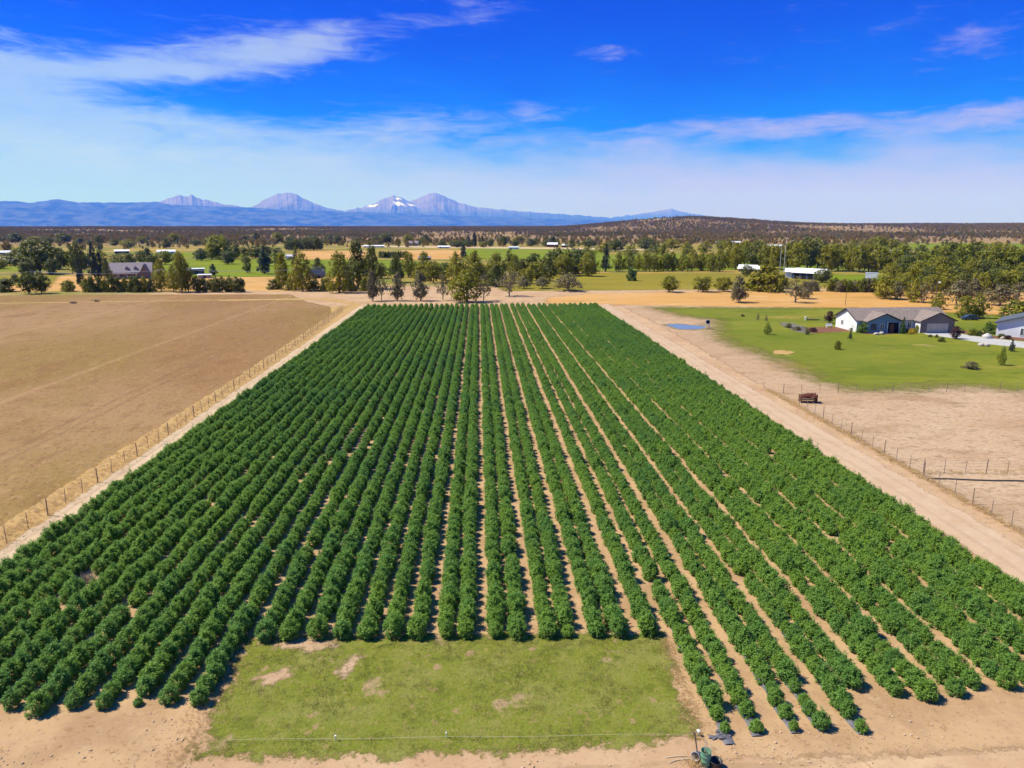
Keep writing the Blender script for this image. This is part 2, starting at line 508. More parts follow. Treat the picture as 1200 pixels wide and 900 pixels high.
sheet('road', 'pale dirt road along the right side of the crop', 'road', [(38.6, 15), (38.6, 226), (42.8, 230), (43.0, 120), (43.4, 15)], .016, M['road'], 160, .5)
sheet('lawn', 'bright green lawn around the gray ranch house', 'lawn', A((762, 360), (800, 371), (838, 375), (836, 390), (846, 400), (880, 412), (915, 425), (955, 446), (1005, 459), (1060, 458), (1110, 453), (1150, 454), (1230, 462), (1420, 462), (1420, 382), (1230, 372), (1110, 366), (1000, 361)), .018, M['lawn'], 150, 4.0)
sheet('soil', 'small bare tan patch at the lawn edge', 'soil', A((905, 414), (922, 416), (931, 413), (918, 410), (907, 411)), .024, M['dry'], 40, .8)
sheet('driveway', 'pale concrete driveway curving from the garage door', 'driveway', A((1076, 388.6), (1109, 388.2), (1130, 392), (1165, 397), (1200, 400.5), (1300, 409), (1300, 420), (1200, 408), (1160, 403.5), (1120, 397), (1086, 392)), .030, M['concrete'], 90, .15)
sheet('flower_bed', 'reddish bark bed beside the driveway', 'flower bed', A((1110, 387), (1138, 388), (1165, 394), (1200, 396), (1200, 399.5), (1165, 396.5), (1132, 391.5), (1110, 388)), .026, M['mulch'], 60, .4)
sheet('flower_bed', 'reddish brown bark bed left of the white gable', 'flower bed', A((944, 384), (984, 383), (1004, 388), (984, 389), (950, 391)), .026, M['mulch'], 60, .6)
sheet('flower_bed', 'gray gravelly bed with low shrubs on the lawn', 'flower bed', A((914, 378), (930, 379), (946, 384), (944, 391), (930, 388), (916, 381)), .026, M['grey_bed'], 60, .8)
sheet('flower_bed', 'narrow bark bed along the front of the ranch house', 'flower bed', A((1012, 389), (1074, 388), (1074, 390), (1040, 392), (1010, 391.5)), .026, M['mulch'], 60, .3)
sheet('lawn', 'mown yellow green grass patch with bare spots in the foreground', 'grass patch', [(-14.6, 39.2), (11.3, 38.6), (10.6, 29.6), (4, 28.9), (-6, 29.0), (-13.9, 29.2), (-14.1, 31.5)], .011, M['turf'], 150, 1.1)

sheet('soil', 'irregular bare tan spot near the upper left of the grass patch', 'bare spot', A((388, 792), (400, 772), (418, 764), (432, 768), (424, 780), (404, 796)), .015, M['tan'], 50, 1.0)
sheet('soil', 'bare tan spot at the left side of the grass patch', 'bare spot', A((300, 795), (335, 784), (345, 792), (320, 799)), .015, M['tan'], 50, 1.0)
sheet('soil', 'bare tan strip along the upper left edge of the grass patch', 'bare spot', A((305, 752), (345, 750), (395, 752), (390, 758), (330, 762)), .015, M['tan'], 50, 1.0)
# pond
m, nt, b, pos = new_mat('pond_water')
nt.put(b.inputs['Base Color'], (.17, .19, .19))
b.inputs['Roughness'].default_value = .16
b.inputs['Specular IOR Level'].default_value = .9
bp = nt.node('ShaderNodeBump')
bp.inputs['Strength'].default_value = .08
nt.put(bp.inputs['Height'], nt.noise(pos, 1.5, 3))
nt.l.new(bp.outputs[0], b.inputs['Normal'])
pts = []
c0 = (at(782, 381.5) + at(826, 384.5)) / 2
for k in range(40):
    t = 2 * math.pi * k / 40
    r = 1 + .12 * math.sin(3 * t + 1) + .06 * math.sin(5 * t)
    pts.append((c0.x + 4.4 * r * math.cos(t), c0.y - .2 * math.cos(t) * 5 + 4.6 * r * math.sin(t), .034))
mb = MB()
mb.poly(pts)
tag(mb.build('pond', m), 'small blue pond at the lawn corner beside the crop', 'pond', None, 'structure')
ring = [(c0.x + (p[0] - c0.x) * 1.25, c0.y + (p[1] - c0.y) * 1.25) for p in pts]
sheet('pond_bank', 'dry brown bank around the small pond', 'bank', ring, .029, M['mud'], 60, 1.0)

# ------------------------------------------------------------------ foliage meshes
def leaves_mesh(name, P, D, U, L, W, shade, mats, extra=None):
    """leaf quads: base point P, direction D, side U, length L, width W; a diamond-like quad each"""
    n = len(P)
    tip = P + D * L[:, None]
    mid = P + D * (L * .45)[:, None]
    V = np.stack([P, mid + U * (W / 2)[:, None], tip, mid - U * (W / 2)[:, None]], 1).reshape(-1, 3)
    F = [tuple(range(4 * i, 4 * i + 4)) for i in range(n)]
    S4 = np.repeat(shade, 4)
    mi = [0] * n
    V = V.tolist()
    if extra is not None:
        off = len(V)
        V += extra.v
        F += [tuple(off + k for k in f) for f in extra.f]
        mi += [1] * len(extra.f)
        S4 = np.concatenate([S4, np.zeros(len(extra.v))])
    me = bpy.data.meshes.new(name)
    me.from_pydata(V, [], F)
    for k in mats:
        me.materials.append(k)
    me.polygons.foreach_set('material_index', mi)
    a = me.attributes.new('leaf', 'FLOAT', 'POINT')
    a.data.foreach_set('value', S4.astype(np.float32))
    me.update()
    return me


def unit(a):
    return a / np.maximum(np.linalg.norm(a, axis=-1, keepdims=True), 1e-9)


def rand_dirs(rs, n):
    return unit(rs.normal(size=(n, 3)))


M['bark'] = mat('tree_bark', (.16, .11, .075), (.09, .06, .045), 6, .9, 30)
M['greybark'] = mat('weathered_bark', (.30, .25, .21), (.19, .155, .13), 6, .9, 30)
M['stem'] = mat('green_stem', (.10, .12, .04), (.07, .08, .03), 10)
M['hemp'] = leaf_mat('hemp_leaf', (.175, .345, .070), (.048, .130, .028), (.225, .335, .034), .32, .045)
M['pine'] = leaf_mat('pine_needles', (.125, .155, .016), (.040, .055, .010), (.14, .135, .014), .18, .01)
M['olivetree'] = leaf_mat('olive_leaves', (.25, .265, .015), (.075, .088, .010), (.26, .215, .012), .28, .01)
M['spruce'] = leaf_mat('dark_needles', (.060, .085, .036), (.020, .034, .018), (.045, .062, .026), .1, .01)
M['grey'] = leaf_mat('gray_green_sprays', (.21, .19, .075), (.085, .075, .035), (.18, .145, .06), .15, .01)
M['bright'] = leaf_mat('bright_green_leaves', (.10, .17, .02), (.03, .06, .01), (.12, .17, .02), .22, .01)
M['lime'] = leaf_mat('lime_green_leaves', (.28, .32, .03), (.14, .17, .02), (.25, .26, .03), .3, .01)
M['plum'] = leaf_mat('plum_red_leaves', (.085, .030, .038), (.030, .012, .016), (.06, .02, .026), .15, .01)
M['juniper'] = leaf_mat('juniper_sprays', (.25, .185, .036), (.10, .074, .020), (.27, .165, .040), .18, .002)
M['gold_leaf'] = leaf_mat('yellow_flower_heads', (.62, .42, .02), (.35, .22, .02), (.5, .35, .02), .2, .01)
M['straw'] = leaf_mat('straw_blades', (.68, .50, .25), (.46, .32, .14), (.60, .43, .20), .3, .05)
M['blade'] = leaf_mat('grass_blades', (.30, .31, .075), (.17, .20, .035), (.34, .30, .10), .35, .2)


def hemp_mesh(name, seed, h=1.2, w=1.06, n_shoot=100, n_leaf=19):
    rs = np.random.default_rng(seed)
    # shoots leave the stem and turn upward; tips make a spiky ovoid
    t = rs.random(n_shoot) ** .8
    az = rs.random(n_shoot) * 2 * math.pi
    base_r = (.5 * w) * np.sqrt(rs.random(n_shoot))
    prof = .45 * np.sqrt(np.clip(1 - (base_r / (.52 * w)) ** 2, .02, 1)) + .55 * np.clip(1 - base_r / (.54 * w), 0, 1) ** .7
    ztop = h * (.34 + .62 * prof * rs.uniform(.75, 1.05, n_shoot))
    low = rs.random(n_shoot) < .35
    ztop = np.where(low, h * rs.uniform(.18, .55, n_shoot), ztop)
    base_r = np.where(low, w * rs.uniform(.32, .52, n_shoot), base_r)
    ztop = np.where(rs.random(n_shoot) < .22, ztop * rs.uniform(1.05, 1.24, n_shoot), ztop)
    tip = np.stack([base_r * np.cos(az), base_r * np.sin(az), ztop], -1)
    ln = h * rs.uniform(.22, .38, n_shoot)
    lean = np.stack([np.cos(az) * .35, np.sin(az) * .35, np.ones(n_shoot)], -1)
    root = tip - unit(lean) * ln[:, None]
    k = rs.random((n_shoot, n_leaf))
    P = (root[:, None] + (tip - root)[:, None] * k[..., None]).reshape(-1, 3)
    P += rs.normal(size=P.shape) * .018
    P[:, 2] = np.maximum(P[:, 2], .05)
    out = rand_dirs(rs, len(P))
    out[:, 2] = np.abs(out[:, 2]) * .6 + .25
    D = unit(out + unit(P * np.array([1, 1, .1])) * .35)
    flat = rs.random(len(P)) < .52
    az2 = rs.random(len(P)) * 2 * math.pi
    Df = unit(np.stack([np.cos(az2), np.sin(az2), rs.uniform(-.35, .45, len(P))], -1))
    Nf = unit(np.array([0, 0, 1.0]) + unit(P - np.array([0, 0, .35 * h])) * .55 + rand_dirs(rs, len(P)) * .45)
    Df = unit(Df - Nf * (Df * Nf).sum(1, keepdims=True))
    U = unit(np.cross(D, rand_dirs(rs, len(P))))
    D = np.where(flat[:, None], Df, D)
    U = np.where(flat[:, None], np.cross(Nf, Df), U)
    L = rs.uniform(.13, .25, len(P)) * (1.15 - .5 * k.ravel())
    W = L * rs.uniform(.22, .34, len(P))
    hh = np.clip(P[:, 2] / h, 0, 1)
    shade = np.clip(.15 + .6 * rs.random(len(P)) + .25 * k.ravel() * hh, 0, 1)
    st = MB()
    st.tube([(0, 0, 0), (.01, 0, h * .4), (0, .01, h * .8)], [.02, .015, .005], 4)
    return leaves_mesh(name, P, D, U, L, W, shade, [M['hemp'], M['stem']], st)


HEMP = [hemp_mesh('hemp_plant', 100 + i, R.uniform(1.20, 1.42), R.uniform(1.06, 1.20)) for i in range(8)]

# ------------------------------------------------------------------ crop rows
rows = []
x = -15.25
i = 0
while x > -35.2:
    rows.append((x, 33.2 + R.uniform(-.25, .3), 'left', i))
    x -= 1.64
    i += 1
n_left = i
for i in range(16):
    rows.append((-13.5 + i * 1.575 + ((.16 if i % 2 else -.10) if i > 6 else 0) + (.12 if i == 15 else 0), 39.3 - .05 * i, 'mid', i))
rx = [(12.2, 29.9), (13.75, 29.9), (15.75, 29.8), (17.2, 29.9), (19.1, 29.6), (20.55, 33.1), (22.55, 32.4), (24.0, 31.9), (25.85, 32.2), (27.2, 32.8), (29.1, 32.6)]
while rx[-1][0] < 36.9:
    rx.append((rx[-1][0] + (1.40 if len(rx) % 2 else 1.86), 32.7 + R.uniform(-.5, .5)))
for i, (x, y) in enumerate(rx):
    rows.append((x, y, 'right', i))

plants = []       # x, y, scale_xy, scale_z, rot, variant, block, row, k
for x, y0, block, ri in rows:
    y = y0
    k = 0
    while y < 222.3:
        n_end = k
        sc = R.gauss(1, .10)
        if R.random() < .03:
            sc *= R.uniform(.6, .8)
        if block == 'mid':
            sc *= 1.04 if ri < 7 else 1.02
        if block == 'right':
            sc *= .915 + .12 * min(1, k / 10) - (.10 if y > 150 else 0) * 0
            if ri < 5 and k < 5:
                sc *= (.52, .72, .8, .86, .92)[k] if ri in (0, 2) else (.8, .86, .9, .95, .97)[k]
        elif block == 'left':
            sc *= (.82, .92)[k] if k < 2 else 1.0
            if ri == 2 and k == 0:
                sc *= .55
        px = x + R.gauss(0, .045)
        # the two dead or missing spots
        gone = abs(x + 28.6) < .9 and abs(y - 46.9) < .8
        if not gone and (k < 7 or R.random() > .012):
            plants.append((px, y + R.gauss(0, .06), sc, sc * R.gauss(1, .07), R.random() * 6.28, R.randrange(8), block, ri, k))
        y += R.gauss(.97, .04)
        k += 1


def screen(x, y, z):
    dx, dy, dz = x, y, z - EYE
    f = dx * math.sin(YAW) + dy * math.cos(YAW)
    r = dx * math.cos(YAW) - dy * math.sin(YAW)
    zc = f * math.cos(PITCH) - dz * math.sin(PITCH)
    up = f * math.sin(PITCH) + dz * math.cos(PITCH)
    return 600 + FPX * r / zc, 450 - FPX * up / zc, zc


cand = []
for p in plants:
    sx, sy, zc = screen(p[0], p[1], .5)
    if -6 < sx < 1206 and sy < 900:
        cand.append((zc / ((p[2] * 2 + p[3]) / 3), p))
cand.sort(key=lambda a: a[0])
single = [p for _, p in cand[:300]]
keep = set(id(p) for p in single)
rest = [p for p in plants if id(p) not in keep]
single.sort(key=lambda p: (p[6], p[7], p[1]))
seen = {}
SIDE = {'left': 'left of the grass patch', 'mid': 'behind the grass patch', 'right': 'right of the grass patch'}
protos = {}
for p in single:
    key = (p[6], p[7])
    seen[key] = seen.get(key, 0) + 1
    k = seen[key]
    sz = 'small green' if p[2] < .72 else ('bushy green' if p[2] < 1.03 else 'big green')
    lab = f"{sz} hemp plant, {ORD[k - 1]} in view along the {ORD[p[7]]} row {SIDE[p[6]]}"
    o = link('hemp_plant', HEMP[p[5]])
    o.location = (p[0], p[1], .004)
    o.scale = (p[2], p[2], p[3])
    o.rotation_euler = (0, 0, p[4])
    tag(o, lab, 'hemp plant', 'hemp plants standing in rows')


def scatter(name, label, cat, meshes, P, rot, scl, idx, host_mat):
    """ONE object: points carrying copies of the meshes through geometry nodes (real geometry, no separate objects)"""
    me = bpy.data.meshes.new(name)
    me.vertices.add(len(P))
    me.vertices.foreach_set('co', np.asarray(P, np.float32).ravel())
    for nm, dt, val in (('rot', 'FLOAT', rot), ('idx', 'INT', idx)):
        a = me.attributes.new(nm, dt, 'POINT')
        a.data.foreach_set('value', np.asarray(val, np.float32 if dt == 'FLOAT' else np.int32))
    a = me.attributes.new('scl', 'FLOAT_VECTOR', 'POINT')
    a.data.foreach_set('vector', np.asarray(scl, np.float32).ravel())
    for k in meshes[0].materials:
        me.materials.append(k)
    ob = link(name, me)
    tag(ob, label, cat, None, 'stuff')
    g = bpy.data.node_groups.new(name + '_nodes', 'GeometryNodeTree')
    g.interface.new_socket('Geometry', in_out='INPUT', socket_type='NodeSocketGeometry')
    g.interface.new_socket('Geometry', in_out='OUTPUT', socket_type='NodeSocketGeometry')
    N, L = g.nodes, g.links
    gi, go = N.new('NodeGroupInput'), N.new('NodeGroupOutput')
    iop = N.new('GeometryNodeInstanceOnPoints')
    jn = N.new('GeometryNodeJoinGeometry')
    # joined last-first, so link in reverse to keep the index order irrelevant
    for k, mm in enumerate(meshes):
        src = bpy.data.objects.get('%s_shape_%d' % (name, k)) or bpy.data.objects.new('%s_shape_%d' % (name, k), mm)
        oi = N.new('GeometryNodeObjectInfo')
        oi.transform_space = 'ORIGINAL'
        oi.inputs['Object'].default_value = src
        oi.inputs['As Instance'].default_value = False
        gti = N.new('GeometryNodeGeometryToInstance')
        L.new(oi.outputs['Geometry'], gti.inputs[0])
        L.new(gti.outputs[0], jn.inputs[0])

    def attr(nm, dt):
        n = N.new('GeometryNodeInputNamedAttribute')
        n.data_type = dt
        n.inputs['Name'].default_value = nm
        return n.outputs[0]
    comb = N.new('ShaderNodeCombineXYZ')
    L.new(attr('rot', 'FLOAT'), comb.inputs['Z'])
    e2r = N.new('FunctionNodeEulerToRotation')
    L.new(comb.outputs[0], e2r.inputs[0])
    L.new(gi.outputs[0], iop.inputs['Points'])
    L.new(jn.outputs[0], iop.inputs['Instance'])
    iop.inputs['Pick Instance'].default_value = True
    L.new(attr('idx', 'INT'), iop.inputs['Instance Index'])
    L.new(e2r.outputs[0], iop.inputs['Rotation'])
    L.new(attr('scl', 'FLOAT_VECTOR'), iop.inputs['Scale'])
    L.new(iop.outputs[0], go.inputs[0])
    md = ob.modifiers.new('scatter', 'NODES')
    md.node_group = g
    return ob


scatter('hemp_rows', 'dense rows of green hemp plants filling the rest of the field', 'crop', HEMP,
        [(p[0], p[1], .004) for p in rest], [p[4] for p in rest], [(p[2], p[2], p[3]) for p in rest], [p[5] for p in rest], M['hemp'])



# ------------------------------------------------------------------ trees
ENV = {
    # kind: (crown start, envelope(t 0..1), clumps, leaves per clump, leaf size, clump radius, fill)
    'pine': (.10, lambda t: (1 - t) ** .55 * min(1, .45 + 2.6 * t), 110, 17, .055, .085),
    'olive': (.06, lambda t: math.sin(math.pi * min(1, .12 + .88 * t) ** .8) ** .6, 125, 17, .056, .088),
    'spruce': (.05, lambda t: (1 - t) ** .85 * min(1, .5 + 5 * t), 95, 16, .058, .075),
    'grey': (.20, lambda t: math.sin(math.pi * min(1, .15 + .85 * t) ** .75) ** .6, 62, 12, .050, .075),
    'round': (.12, lambda t: math.sin(math.pi * min(1, .10 + .87 * t)) ** .5, 110, 16, .068, .10),
    'shrub': (.0, lambda t: math.cos(math.pi / 2 * t) ** .5, 80, 16, .09, .12),
    'wide': (.18, lambda t: math.sin(math.pi * min(1, .2 + .8 * t) ** .7) ** .5, 105, 15, .062, .10),
}


def tree_mesh(kind, foliage, bark, seed):
    t0, env, nc, nl, ls, cr = ENV[kind]
    rs = np.random.default_rng(seed)
    C = []
    lob = rs.uniform(0, 6.28, 3)
    while len(C) < nc:
        t = rs.random()
        e = env(t)
        if rs.random() > e + .1:
            continue
        a = rs.random() * 6.28
        r = .5 * e * (rs.random() ** .45) * (1 + .22 * math.sin(2 * a + lob[0] + 5 * t) + .16 * math.sin(3 * a + lob[1] - 7 * t))
        # open bites in the crown
        if math.sin(3 * a + 9 * t + lob[2]) > .80 and kind not in ('shrub',):
            continue
        C.append((r * math.cos(a), r * math.sin(a), t0 + (1 - t0) * (t * .97 + .02)))
    C = np.array(C)
    n = nc * nl
    P = np.repeat(C, nl, 0) + rs.normal(size=(n, 3)) * cr * np.array([.62, .62, .42])
    P[:, 2] = np.clip(P[:, 2], .015, 1.02)
    cc = np.repeat(C, nl, 0)
    N_ = unit(unit(P - cc) * .6 + unit(P - np.array([0, 0, t0 + .35 * (1 - t0)])) * .5 + rand_dirs(rs, n) * .6 + np.array([0, 0, .35]))
    D = rand_dirs(rs, n)
    D = unit(D - N_ * (D * N_).sum(1, keepdims=True))
    U = np.cross(N_, D)
    L = ls * rs.uniform(.8, 1.7, n)
    W_ = L * rs.uniform(.5, .85, n)
    shade = np.clip(np.repeat(rs.uniform(.1, .9, nc), nl) + rs.normal(size=n) * .18, 0, 1)
    crown = leaves_mesh(kind + '_crown', P, D, U, L, W_, shade, [M[foliage]])
    tb = MB()
    top = .92 if kind in ('pine', 'spruce') else .62
    lean = [(rs.normal() * .02, rs.normal() * .02, z) for z in (0, .12, .3, .5, top)]
    lean[0] = (0, 0, -.02)
    tb.tube(lean, [.038, .030, .024, .018, .006], 7)
    for k in range(9):
        c = C[rs.integers(nc)]
        z0 = max(.1, min(top - .08, c[2] - .12 - .1 * rs.random()))
        tb.tube([(0, 0, z0), (c[0] * .5, c[1] * .5, z0 + (c[2] - z0) * .62), (c[0], c[1], c[2])], [.014, .010, .004], 5)
    if kind == 'grey':
        for k in range(14):
            a, z0 = rs.random() * 6.28, rs.uniform(.2, .6)
            r = rs.uniform(.3, .52)
            tb.tube([(0, 0, z0), (r * .5 * math.cos(a), r * .5 * math.sin(a), z0 + .13), (r * math.cos(a), r * math.sin(a), z0 + rs.uniform(.12, .4))], [.013, .008, .003], 4)
    return crown, tb.mesh(kind + '_trunk', M[bark])


KINDS = {}
for kn, (env, fol, bark, nv) in {'pine': ('pine', 'pine', 'bark', 4), 'olive': ('olive', 'olivetree', 'bark', 5), 'spruce': ('spruce', 'spruce', 'bark', 3), 'gray': ('grey', 'grey', 'greybark', 4), 'round': ('round', 'olivetree', 'bark', 3),
                                 'dark': ('round', 'pine', 'bark', 4), 'shrub': ('shrub', 'pine', 'bark', 4), 'oshrub': ('shrub', 'olivetree', 'bark', 3), 'bright': ('shrub', 'bright', 'bark', 2), 'lime': ('olive', 'lime', 'bark', 2),
                                 'plum': ('round', 'plum', 'bark', 2), 'column': ('spruce', 'bright', 'bark', 2), 'wide': ('wide', 'grey', 'greybark', 3), 'juniper': ('pine', 'grey', 'greybark', 4), 'yellow': ('shrub', 'gold_leaf', 'bark', 1),
                                 'gshrub': ('shrub', 'grey', 'greybark', 2)}.items():
    KINDS[kn] = [tree_mesh(env, fol, bark, 500 + 17 * len(KINDS) + i) for i in range(nv)]
NAMES = {'pine': ('pine_tree', 'pine'), 'olive': ('leafy_tree', 'tree'), 'spruce': ('spruce_tree', 'spruce'), 'gray': ('bare_tree', 'tree'), 'round': ('round_tree', 'tree'), 'dark': ('dark_tree', 'tree'), 'shrub': ('shrub', 'shrub'),
         'oshrub': ('shrub', 'shrub'), 'bright': ('leafy_shrub', 'shrub'), 'lime': ('young_tree', 'tree'), 'plum': ('plum_tree', 'plum tree'), 'column': ('columnar_shrub', 'shrub'), 'wide': ('spreading_tree', 'tree'), 'juniper': ('juniper_tree', 'juniper'),
         'yellow': ('flowering_shrub', 'shrub'), 'gshrub': ('shrub', 'shrub')}


def tree(px, base, top, w, kind, label, group=None, z=0.0):
    p = at(px, base, z)
    s = mpp(p.x, p.y)
    nm, cat = NAMES[kind]
    t = thing(nm, label, cat, p, R.random() * 6.28, group)
    h = (base - top) * s * 1.02
    t.scale = (w * s * 1.08, w * s * 1.08, h)
    cm, tm = R.choice(KINDS[kind])
    link('crown', cm, t)
    if kind not in ('shrub', 'oshrub', 'bright', 'yellow', 'gshrub', 'column'):
        link('trunk', tm, t)
    return t


# a) trees standing along the far end of the crop
g = 'trees along the far end of the crop'
for a in ((437, 353, 317, 15, 'juniper', 'thin gray green tree at the far left corner of the crop'), (447, 352, 323, 15, 'gray', 'sparse gray tree leaning beside the far left corner of the crop'),
          (466, 352.5, 320, 19, 'juniper', 'narrow olive tree, second trunk from the crop\'s far left corner'), (493, 352.5, 319, 21, 'juniper', 'bushy olive juniper with low branches at the crop\'s far end'),
          (519, 352, 321, 16, 'gray', 'bare gray tree between two olive junipers at the crop\'s far end'), (547, 354, 318, 36, 'olive', 'widest olive tree standing right behind the crop\'s far edge'),
          (567, 352.5, 321, 17, 'gray', 'thin half bare tree just right of the widest olive tree'), (597, 347, 317, 27, 'gray', 'twisted bare juniper with dark shadow behind the crop\'s far end'),
          (579, 335, 319, 10, 'bright', 'small bright green tree between twisted juniper and the crop'), (614, 338, 325, 15, 'wide', 'small gray bush left of the sprawling bare shrub'), (636, 338, 325, 17, 'wide', 'low gray green shrub beside the sprawling bare shrub'),
          (665, 341, 322, 30, 'wide', 'sprawling bare shrub on the dry strip beyond the crop')):
    tree(*a, g)
# b) tall pines behind the crop
g = 'tall trees behind the crop'
for a in ((420, 338, 286, 30, 'pine', 'tall dark pine, left one of the dark pair behind the crop'), (437, 339, 288, 22, 'pine', 'tall dark pine, right one of the dark pair behind the crop'), (398, 343, 297, 27, 'olive', 'broad olive cone tree left of the dark pine pair'),
          (355, 341, 298, 25, 'olive', 'big yellow olive cone tree at the edge of the brown pasture'), (349, 338, 291, 14, 'pine', 'dark tree top rising behind the yellow olive cone tree'), (331, 339, 299, 17, 'olive', 'slim tall olive tree left of the yellow olive cone'),
          (310, 321, 289, 19, 'spruce', 'dark pyramid conifer standing alone in the bright green field'), (290, 320, 305, 11, 'pine', 'small dark conifer left of the pyramid conifer'), (373, 322, 303, 15, 'pine', 'dark conifer behind the gray sloped shed roof'),
          (250, 323, 309, 11, 'spruce', 'small dark round conifer right of the flat white sheds'), (465, 331, 300, 19, 'pine', 'medium dark pine right of the tall dark pair'), (483, 323, 307, 11, 'pine', 'short dark pine between two medium pines behind the crop'),
          (497, 325, 296, 16, 'olive', 'medium olive pine behind the narrow crop end trees'), (511, 326, 311, 13, 'dark', 'short dark bushy tree left of the two olive crowns'), (535, 335, 297, 23, 'olive', 'olive crown rising behind the widest olive tree, left one'),
          (557, 334, 296, 26, 'olive', 'olive crown rising behind the widest olive tree, right one'), (582, 332, 298, 27, 'olive', 'olive tree behind the small bright green tree'), (597, 322, 294, 15, 'pine', 'dark pointed pine left of the dark tree group'),
          (543, 303, 286, 10, 'spruce', 'bluish dark spruce at the left end of the green field')):
    tree(*a, g)
g = 'dark tree group beyond the olive meadow'
for i, a in enumerate(((612, 321, 304, 14), (625, 320.5, 298, 16), (638, 320, 303, 13), (652, 321, 292, 24), (672, 320.5, 292, 23), (684, 319, 301, 10))):
    tree(*a, 'dark', f'{ORD[i]} dark tree from the left in the group beyond the olive meadow', g)
# c) left roadside and pasture edge
g = 'trees along the far edge of the brown pasture'
for a in ((7, 342, 327, 20, 'shrub', 'dark roadside bush at the far left end of the pasture edge'), (34, 344.5, 320, 18, 'dark', 'dark tree left of the roadside utility pole'), (49, 344, 321, 17, 'dark', 'dark leaning tree right of the roadside utility pole'),
          (18, 331, 322, 9, 'shrub', 'small bush on the yellow strip behind roadside trees'), (81, 341.5, 328.5, 14, 'oshrub', 'lone round olive bush on the golden strip left of the hedge'), (189, 341, 316, 15, 'olive', 'slender olive tree at the right end of the long hedge'),
          (213, 342.5, 298, 20, 'olive', 'tallest olive tree along the pasture edge by the white sheds'), (204, 342, 311, 15, 'olive', 'drooping olive tree left against the tallest pasture edge tree'), (221, 342, 309, 14, 'olive', 'drooping olive tree right against the tallest pasture edge tree')):
    tree(*a, g)
for i in range(11):
    x = 101 + i * 7.6 + R.uniform(-1, 1)
    tree(x, 342.3 + R.uniform(-.3, .3), 325.5 + R.uniform(-2, 2), 10.5, 'shrub' if i % 3 else 'oshrub', f'{ORD[i]} shrub from the left in the long hedge below the gray roofed farmhouse', 'shrubs of the long hedge')
for i in range(8):
    x = 232 + i * 7.4 + R.uniform(-1, 1)
    tree(x, 342.2 + R.uniform(-.3, .3), 326 + R.uniform(-2, 2), 10.5, 'shrub' if i % 2 else 'dark', f'{ORD[i]} shrub from the left in the short hedge right of the tallest olive tree', 'shrubs of the short hedge')
for i, (x, b, tp, w) in enumerate(((322, 339, 327, 15), (340, 340, 326, 13), (368, 340, 327, 14), (382, 340, 325, 15), (410, 341, 326, 15), (428, 341, 325, 13))):
    tree(x, b, tp, w, 'oshrub' if i % 2 else 'shrub', f'{ORD[i]} low bush from the left at the foot of the tall pasture corner trees', 'bushes under the corner trees')
# d) trees round the farms at left
g = 'trees around the left farmhouse'
for a in ((47, 321, 283, 36, 'dark', 'huge dark spreading tree, biggest one at the far left'), (18, 311, 297, 26, 'dark', 'dark round tree beside the white barn at the left edge'), (70, 316, 292, 19, 'dark', 'dark tree just right of the huge spreading tree'),
          (92, 322, 286, 17, 'dark', 'tall dark tree left of the farmhouse with two dormers'), (95, 336, 303, 11, 'spruce', 'narrow conifer standing before the tall dark trees'), (111, 326, 284, 16, 'spruce', 'tallest narrow conifer left of the farmhouse with two dormers'),
          (119, 326, 297, 15, 'spruce', 'second narrow conifer close to the farmhouse\'s left wall'), (126, 330, 303, 12, 'pine', 'short conifer at the left corner of the gray farmhouse'), (146, 311, 297, 25, 'dark', 'dark bushy tree behind the roof of the gray farmhouse'),
          (168, 308, 294, 16, 'dark', 'dark tree behind the right gable of the gray farmhouse'), (174, 309, 291, 13, 'pine', 'dark pine right behind the dormer farmhouse'), (184, 307, 297, 6, 'spruce', 'tiny dark pointed cone tree on the green field'),
          (188, 330, 305, 13, 'olive', 'olive tree at the right end of the gray farmhouse'), (101, 316, 297, 12, 'dark', 'dark crown between the tall dark trees at the left'), (62, 322, 304, 14, 'dark', 'low dark crown under the huge spreading tree'),
          (33, 325, 303, 16, 'dark', 'lower dark crown at the left foot of the huge tree')):
    tree(*a, g)
g = 'trees along the far green fields'
tree(256, 303.5, 277, 27, 'round', 'big light green spreading tree behind the bright green field', g)
for i, (x, b, tp, w) in enumerate(((268, 303.5, 289, 10), (277, 303.5, 288, 9), (286, 303.5, 290, 10), (300, 302.5, 289, 18), (313, 301.5, 289, 13), (325, 302, 291, 12))):
    tree(x, b, tp, w, 'dark', f'{ORD[i]} dark tree right of the big light green spreading tree', g)
for i in range(10):
    tree(338 + i * 4.2, 293.5 + R.uniform(-.5, .5), 281 + R.uniform(-3, 3), 8, 'dark', f'{ORD[i]} tree from the left in the dark grove behind the tall pines', 'dark grove behind the tall pines')
for i in range(11):
    tree(446 + i * 3.0, 302 + R.uniform(-.3, .3), 294.5 + R.uniform(-.8, .8), 4.6, 'shrub', f'{ORD[i]} bush from the left in the dark hedge row by the golden stubble', 'dark hedge row')
for i, (x, tp) in enumerate(((549, 276), (556, 271.5), (565, 276), (575, 280), (590, 277), (604, 281), (622, 280), (640, 282))):
    tree(x, 289, tp, 8 if i < 5 else 10, 'spruce' if i < 3 else 'dark', f'{ORD[i]} dark tree from the left behind the pale gravel road', 'dark trees behind the gravel road')
